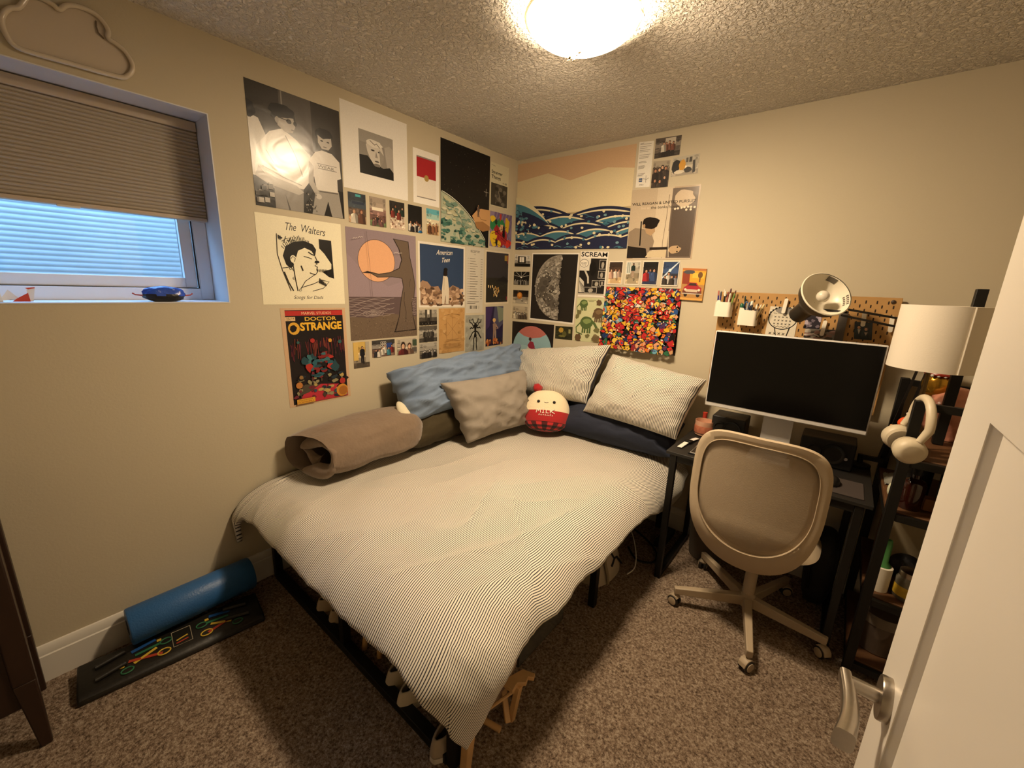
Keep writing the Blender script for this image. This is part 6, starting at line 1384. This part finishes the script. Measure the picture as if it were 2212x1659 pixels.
F4 = [
 ('snapshot of people behind a pale table, first of four under the guitarist poster', (.826, .927), ['#3a2c24', '#4f3a2e', '#d0b48a', '#c4a67c'], crowd(3, .34, .42, .10, ['#d8cfc0', '#c9a08a', '#b39a88'], sd=21)),
 ('snapshot of a slim person in dark green under the guitarist poster', (.9465, 1.046), ['#bdb8a8', '#a39a88', '#8d8068', '#a39478'], [(.52, .14, .08, SK[2], '#15100e', '#1d3028', '#a08a78')]),
 ('snapshot of friends sitting at night, third of four under the guitarist poster', (1.0605, 1.1635), ['#15120f', '#221b17', '#2c2a38', '#3c3a48'], crowd(3, .34, .42, .11, ['#6d6458', '#1d1c28', '#a32a2c', '#3a4a70'], sd=23, legs='#2c3450')),
 ('bluish snapshot with a light flare, last of four under the guitarist poster', (1.1865, 1.29), ['#2c3f63', '#3a5078', '#2a3040', '#3c3a38'], crowd(4, .5, .68, .11, ['#8d8f98', '#3a3430', '#c9c3ba', '#2a2c38'], sd=24))]
for i, (lb, (x0, x1), bg, pp) in enumerate(F4):
    ex = None
    if i == 1: ex = rects((.05, .02, .35, .55, '#d6d6cc'), (.10, .06, .18, .5, '#8d968d'), (.22, .06, .30, .5, '#8d968d'))
    if i == 3: ex = lambda a, rg: (a.l([(.0, .7), (.5, .35), (1, .0)], .010, '#c9d6e2'), a.e(.46, .38, .08, .06, '#e6eef2'))
    snap(lb, 'B', rectq(x0, x1, 1.564, 1.714), bg, pp, ex, '#d9d0bf', group=GB)
a = Art('small_canvas', 'thick small panel of a vintage red car on yellow, right of the snapshots', 'picture', 'B', [(1.312, 1.671), (1.445, 1.666), (1.444, 1.485), (1.318, 1.488)], '#c98f3a', SATIN, thick=.014)
a.r(0, .06, 1, .52, '#d8a030').r(.0, .0, 1, .07, '#b5703a').r(.02, .1, .34, .5, '#8a3a24').r(.45, .14, .95, .3, '#e0b848').e(.78, .20, .10, .10, '#6d4a24').r(.75, .26, .81, .42, '#6d4a24').blob(.3, .12, .25, .06, '#4a4a50', 2).r(0, .5, 1, .93, '#b0834a')
a.p([(.12, .60), (.22, .56), (.34, .44), (.66, .44), (.78, .56), (.90, .60), (.90, .74), (.10, .74)], '#a52a34').p([(.30, .54), (.38, .46), (.63, .46), (.70, .54)], '#3a2a26').r(.08, .70, .92, .80, '#6d3a2c').r(.22, .66, .74, .74, '#c9b8a0').e(.2, .67, .055, .04, '#e2d6bc').e(.80, .67, .055, .04, '#e2d6bc').e(.22, .83, .08, .07, '#2a2019').e(.78, .83, .08, .07, '#2a2019').r(.05, .78, .95, .81, '#b9b0a0').r(0, .93, 1, 1, '#d8a050').end()
a = Art('poster', 'square poster crowded with small red, yellow and blue comic shapes', 'poster', 'B', [(.821, 1.548), (1.323, 1.551), (1.329, 1.143), (.819, 1.146)], '#26201e', SATIN)
rg = random.Random(77); HC = ['#b3262a', '#c9362a', '#d8a52a', '#e2bc4a', '#2a4f8a', '#1c2f5a', '#2f6a48', '#d89a72', '#e2d8c4', '#12100f', '#8a2428', '#d8722a', '#6aa0b5', '#4a2f5a', '#c4956a']
gx = 17
for j in range(15):
    for i in range(gx):
        x, y = (i+.5+rg.uniform(-.35, .35))/gx, (j+.5+rg.uniform(-.35, .35))/15; s_ = rg.uniform(.028, .055)
        warm = 1.3-abs(x-.45)-abs(y-.45); c_ = rg.choice(HC if rg.random() > .45*warm else HC[:4])
        a.blob(x, y, s_*1.1, s_*1.25, '#14100f', i*31+j, 9, 1.1).blob(x, y, s_*.92, s_*1.05, c_, i*31+j, 9, 1.1)
        for q_ in range(2): a.blob(x+rg.uniform(-.03, .03), y+rg.uniform(-.03, .03), s_*rg.uniform(.15, .5), s_*rg.uniform(.15, .5), rg.choice(HC), i+j*7+q_, 6, 1.3)
for i in range(60):
    x, y, th = rg.random(), rg.random(), rg.random()*PI; a.l([(x, y), (x+.05*math.cos(th), y+.05*math.sin(th))], .004, rg.choice(['#12100f', '#e2d8c4', '#d8a52a', '#b3262a', '#9fc0d0']))
a.end()
snap('black and white snapshot of a glowing square, top of corner strip', 'B', [(.014, 1.770), (.164, 1.758), (.168, 1.677), (.015, 1.679)], ['#cfcabf', '#c4bfb4', '#8d8880', '#15130f'], [], lambda a, rg: (a.r(.22, .12, .72, .72, '#15130f'), a.r(.32, .18, .62, .62, '#e6e0d4'), a.r(.44, .18, .47, .62, '#8d8880'), a.r(0, .74, 1, 1, '#15130f')), group=GB)
snap('dark snapshot with white rays over standing figures, second in the corner strip', 'B', rectq(.010, .163, 1.54, 1.639), ['#15130f', '#1b1916', '#4a4640'], crowd(7, .62, .7, .10, ['#8d8880', '#55504a', '#2a2622'], True, 31), lambda a, rg: [a.l([(.5, .42), (.5+.5*math.cos(t), .42+.5*math.sin(t))], .002, '#cfcabf') for t in (-2.8, -2.3, -1.6, -.9, -.3)]+[a.e(.5, .44, .05, .06, '#e6e0d4')], group=GB)
snap('dark snapshot of an orange egg-like lamp, third in the corner strip', 'B', rectq(.010, .163, 1.396, 1.498), ['#1b140f', '#2c2018', '#8d8474', '#a39a88'], [], lambda a, rg: (a.e(.44, .40, .17, .26, '#b5702a'), a.e(.44, .36, .10, .15, '#d89a4a'), a.r(.3, .0, .4, .2, '#4a3a2c')), group=GB)
snap('sepia snapshot of seated people, lowest in the corner strip', 'B', rectq(.012, .163, 1.274, 1.374), ['#b0a48e', '#a89b84', '#8a7d68', '#574c3e'], crowd(5, .36, .6, .15, ['#2a241e', '#cfc4ae', '#55483c', '#8d8270'], True, 33), group=GB)
a = Art('poster', 'black poster with a pale blue disc and pink cap, partly behind the pillows', 'poster', 'B', [(.014, 1.25), (.419, 1.256), (.419, .90), (.018, .89)], '#1b1413', SATIN)
a.e(.50, .60, .47, .53, '#8fb3bd', 48); outl = [(.5+.47*math.cos(2*PI*i/64), .60+.53*math.sin(2*PI*i/64)) for i in range(64)]
a.p([p for p in outl if p[1] < .26]+[(.70, .30), (.50, .34), (.30, .30)], '#b56a62'); a.blob(.3, .6, .15, .1, '#9fc0c6', 2).blob(.7, .7, .15, .12, '#86abb6', 5)
a.p([(.36, .62), (.42, .50), (.54, .52), (.56, .70), (.52, .95), (.34, .95), (.32, .75)], '#d8cfbf').p([(.40, .50), (.46, .40), (.54, .42), (.58, .52), (.54, .58), (.44, .56)], '#8f3040').e(.46, .36, .035, .04, '#3a2420').l([(.56, .54), (.64, .62), (.58, .66)], .010, '#8f3040').end()
snap('small dark green print with a yellow patch, right of the pale blue disc poster', 'B', [(.431, 1.25), (.58, 1.254), (.583, 1.157), (.434, 1.155)], ['#2c2c18', '#33331c', '#2a2a18'], [], lambda a, rg: (a.blob(.35, .3, .14, .2, '#b08f3a', 2), a.blob(.55, .6, .12, .22, '#55552c', 5), a.r(.78, .2, .9, .5, '#8d8a5a'), a.blob(.4, .75, .2, .08, '#6d6a38', 8)), group=GB)
# ---- paper clipped to the pegboard
a = Art('doodled_bag', 'white paper ringed in black with scribbled crosses on the pegboard', 'paper', 'B', [(1.795, 1.476), (1.925, 1.476), (1.925, 1.30), (1.792, 1.30)], '#ddd6c4', MATTE, off=.0312)
a.e(.5, .33, .50, .34, '#15130f', 40).e(.5, .33, .465, .315, '#ddd6c4', 40).e(.5, .10, .3, .10, '#8d8a86', 20)
for i in range(5):
    for j in range(3):
        x, y = .24+.13*i, .30+.10*j
        a.l([(x-.03, y-.02), (x+.03, y+.02)], .002, '#26231f').l([(x-.03, y+.02), (x+.03, y-.02)], .002, '#26231f')
a.l([(.2+.06*i, .58+.02*(-1)**i) for i in range(11)], .002, '#26231f').t('have a nice', .16, .17, .035, '#26231f', wid=.3).t('time', .55, .18, .03, '#26231f', wid=.16).l([(.28, .62), (.40, .95)], .004, '#26231f').l([(.78, .60), (.70, .95)], .004, '#26231f')
for i in range(4): a.l([(.12+.15*i, .76), (.2+.15*i, .82)], .002, '#26231f').l([(.2+.15*i, .76), (.12+.15*i, .82)], .002, '#26231f')
for i in range(14): t_ = PI+PI*i/13; a.blob(.5+.50*math.cos(t_), .33+.34*math.sin(t_), .03, .025, '#15130f', i, 7, .8)
a.end()
a = Art('portrait_photo', 'dark blue photo of two people clipped to the pegboard', 'photo', 'B', [(2.152, 1.424), (2.218, 1.424), (2.229, 1.343), (2.163, 1.343)], '#162530', GLOSS, off=.0315)
person(a, .26, .30, .2, SK[0], '#26201c', '#16282f'); person(a, .66, .38, .2, SK[0], '#2b1d15', '#16282f'); a.p([(.18, .42), (.36, .42), (.26, .7)], '#b5b0a5').p([(.56, .58), (.76, .56), (.66, .76)], '#a89a86').end()
a = Art('patterned_card', 'black and pale patterned card behind the desk lamp head', 'card', 'B', [(1.955, 1.46), (2.022, 1.46), (2.022, 1.375), (1.958, 1.375)], '#2c2830', MATTE, off=.0312)
for i in range(16): a.blob(rg.random(), rg.random(), .14, .09, rg.choice(['#b5aab8', '#8d8490', '#141216', '#6d6470']), i, 9, .7)
a.end()
a = Art('photo_strip', 'grey toned photo card under the middle clip of the pegboard', 'photo', 'B', [(1.965, 1.374), (2.09, 1.379), (2.09, 1.295), (1.962, 1.295)], '#8d8880', SATIN, off=.0312)
for i in range(22): a.blob(rg.random(), rg.random(), .14, .12, rg.choice(['#55504a', '#b5b0a5', '#2a2622', '#a08078', '#6d6861']), i, 10, .7)
a.l([(.0, .4), (.3, .3), (.5, .45)], .006, '#cfcabf'); a.end()
bm = new(); prism(bm, [(2.088, pgy-.004, 1.468), (2.122, pgy-.004, 1.462), (2.124, pgy-.004, 1.29), (2.088, pgy-.004, 1.29)], (0, -.010, 0))
obj('grey_strap', bm, mat('strap_grey', '#57514b', .85), label='wide grey strap hanging down the pegboard beside the middle clip', cat='strap')
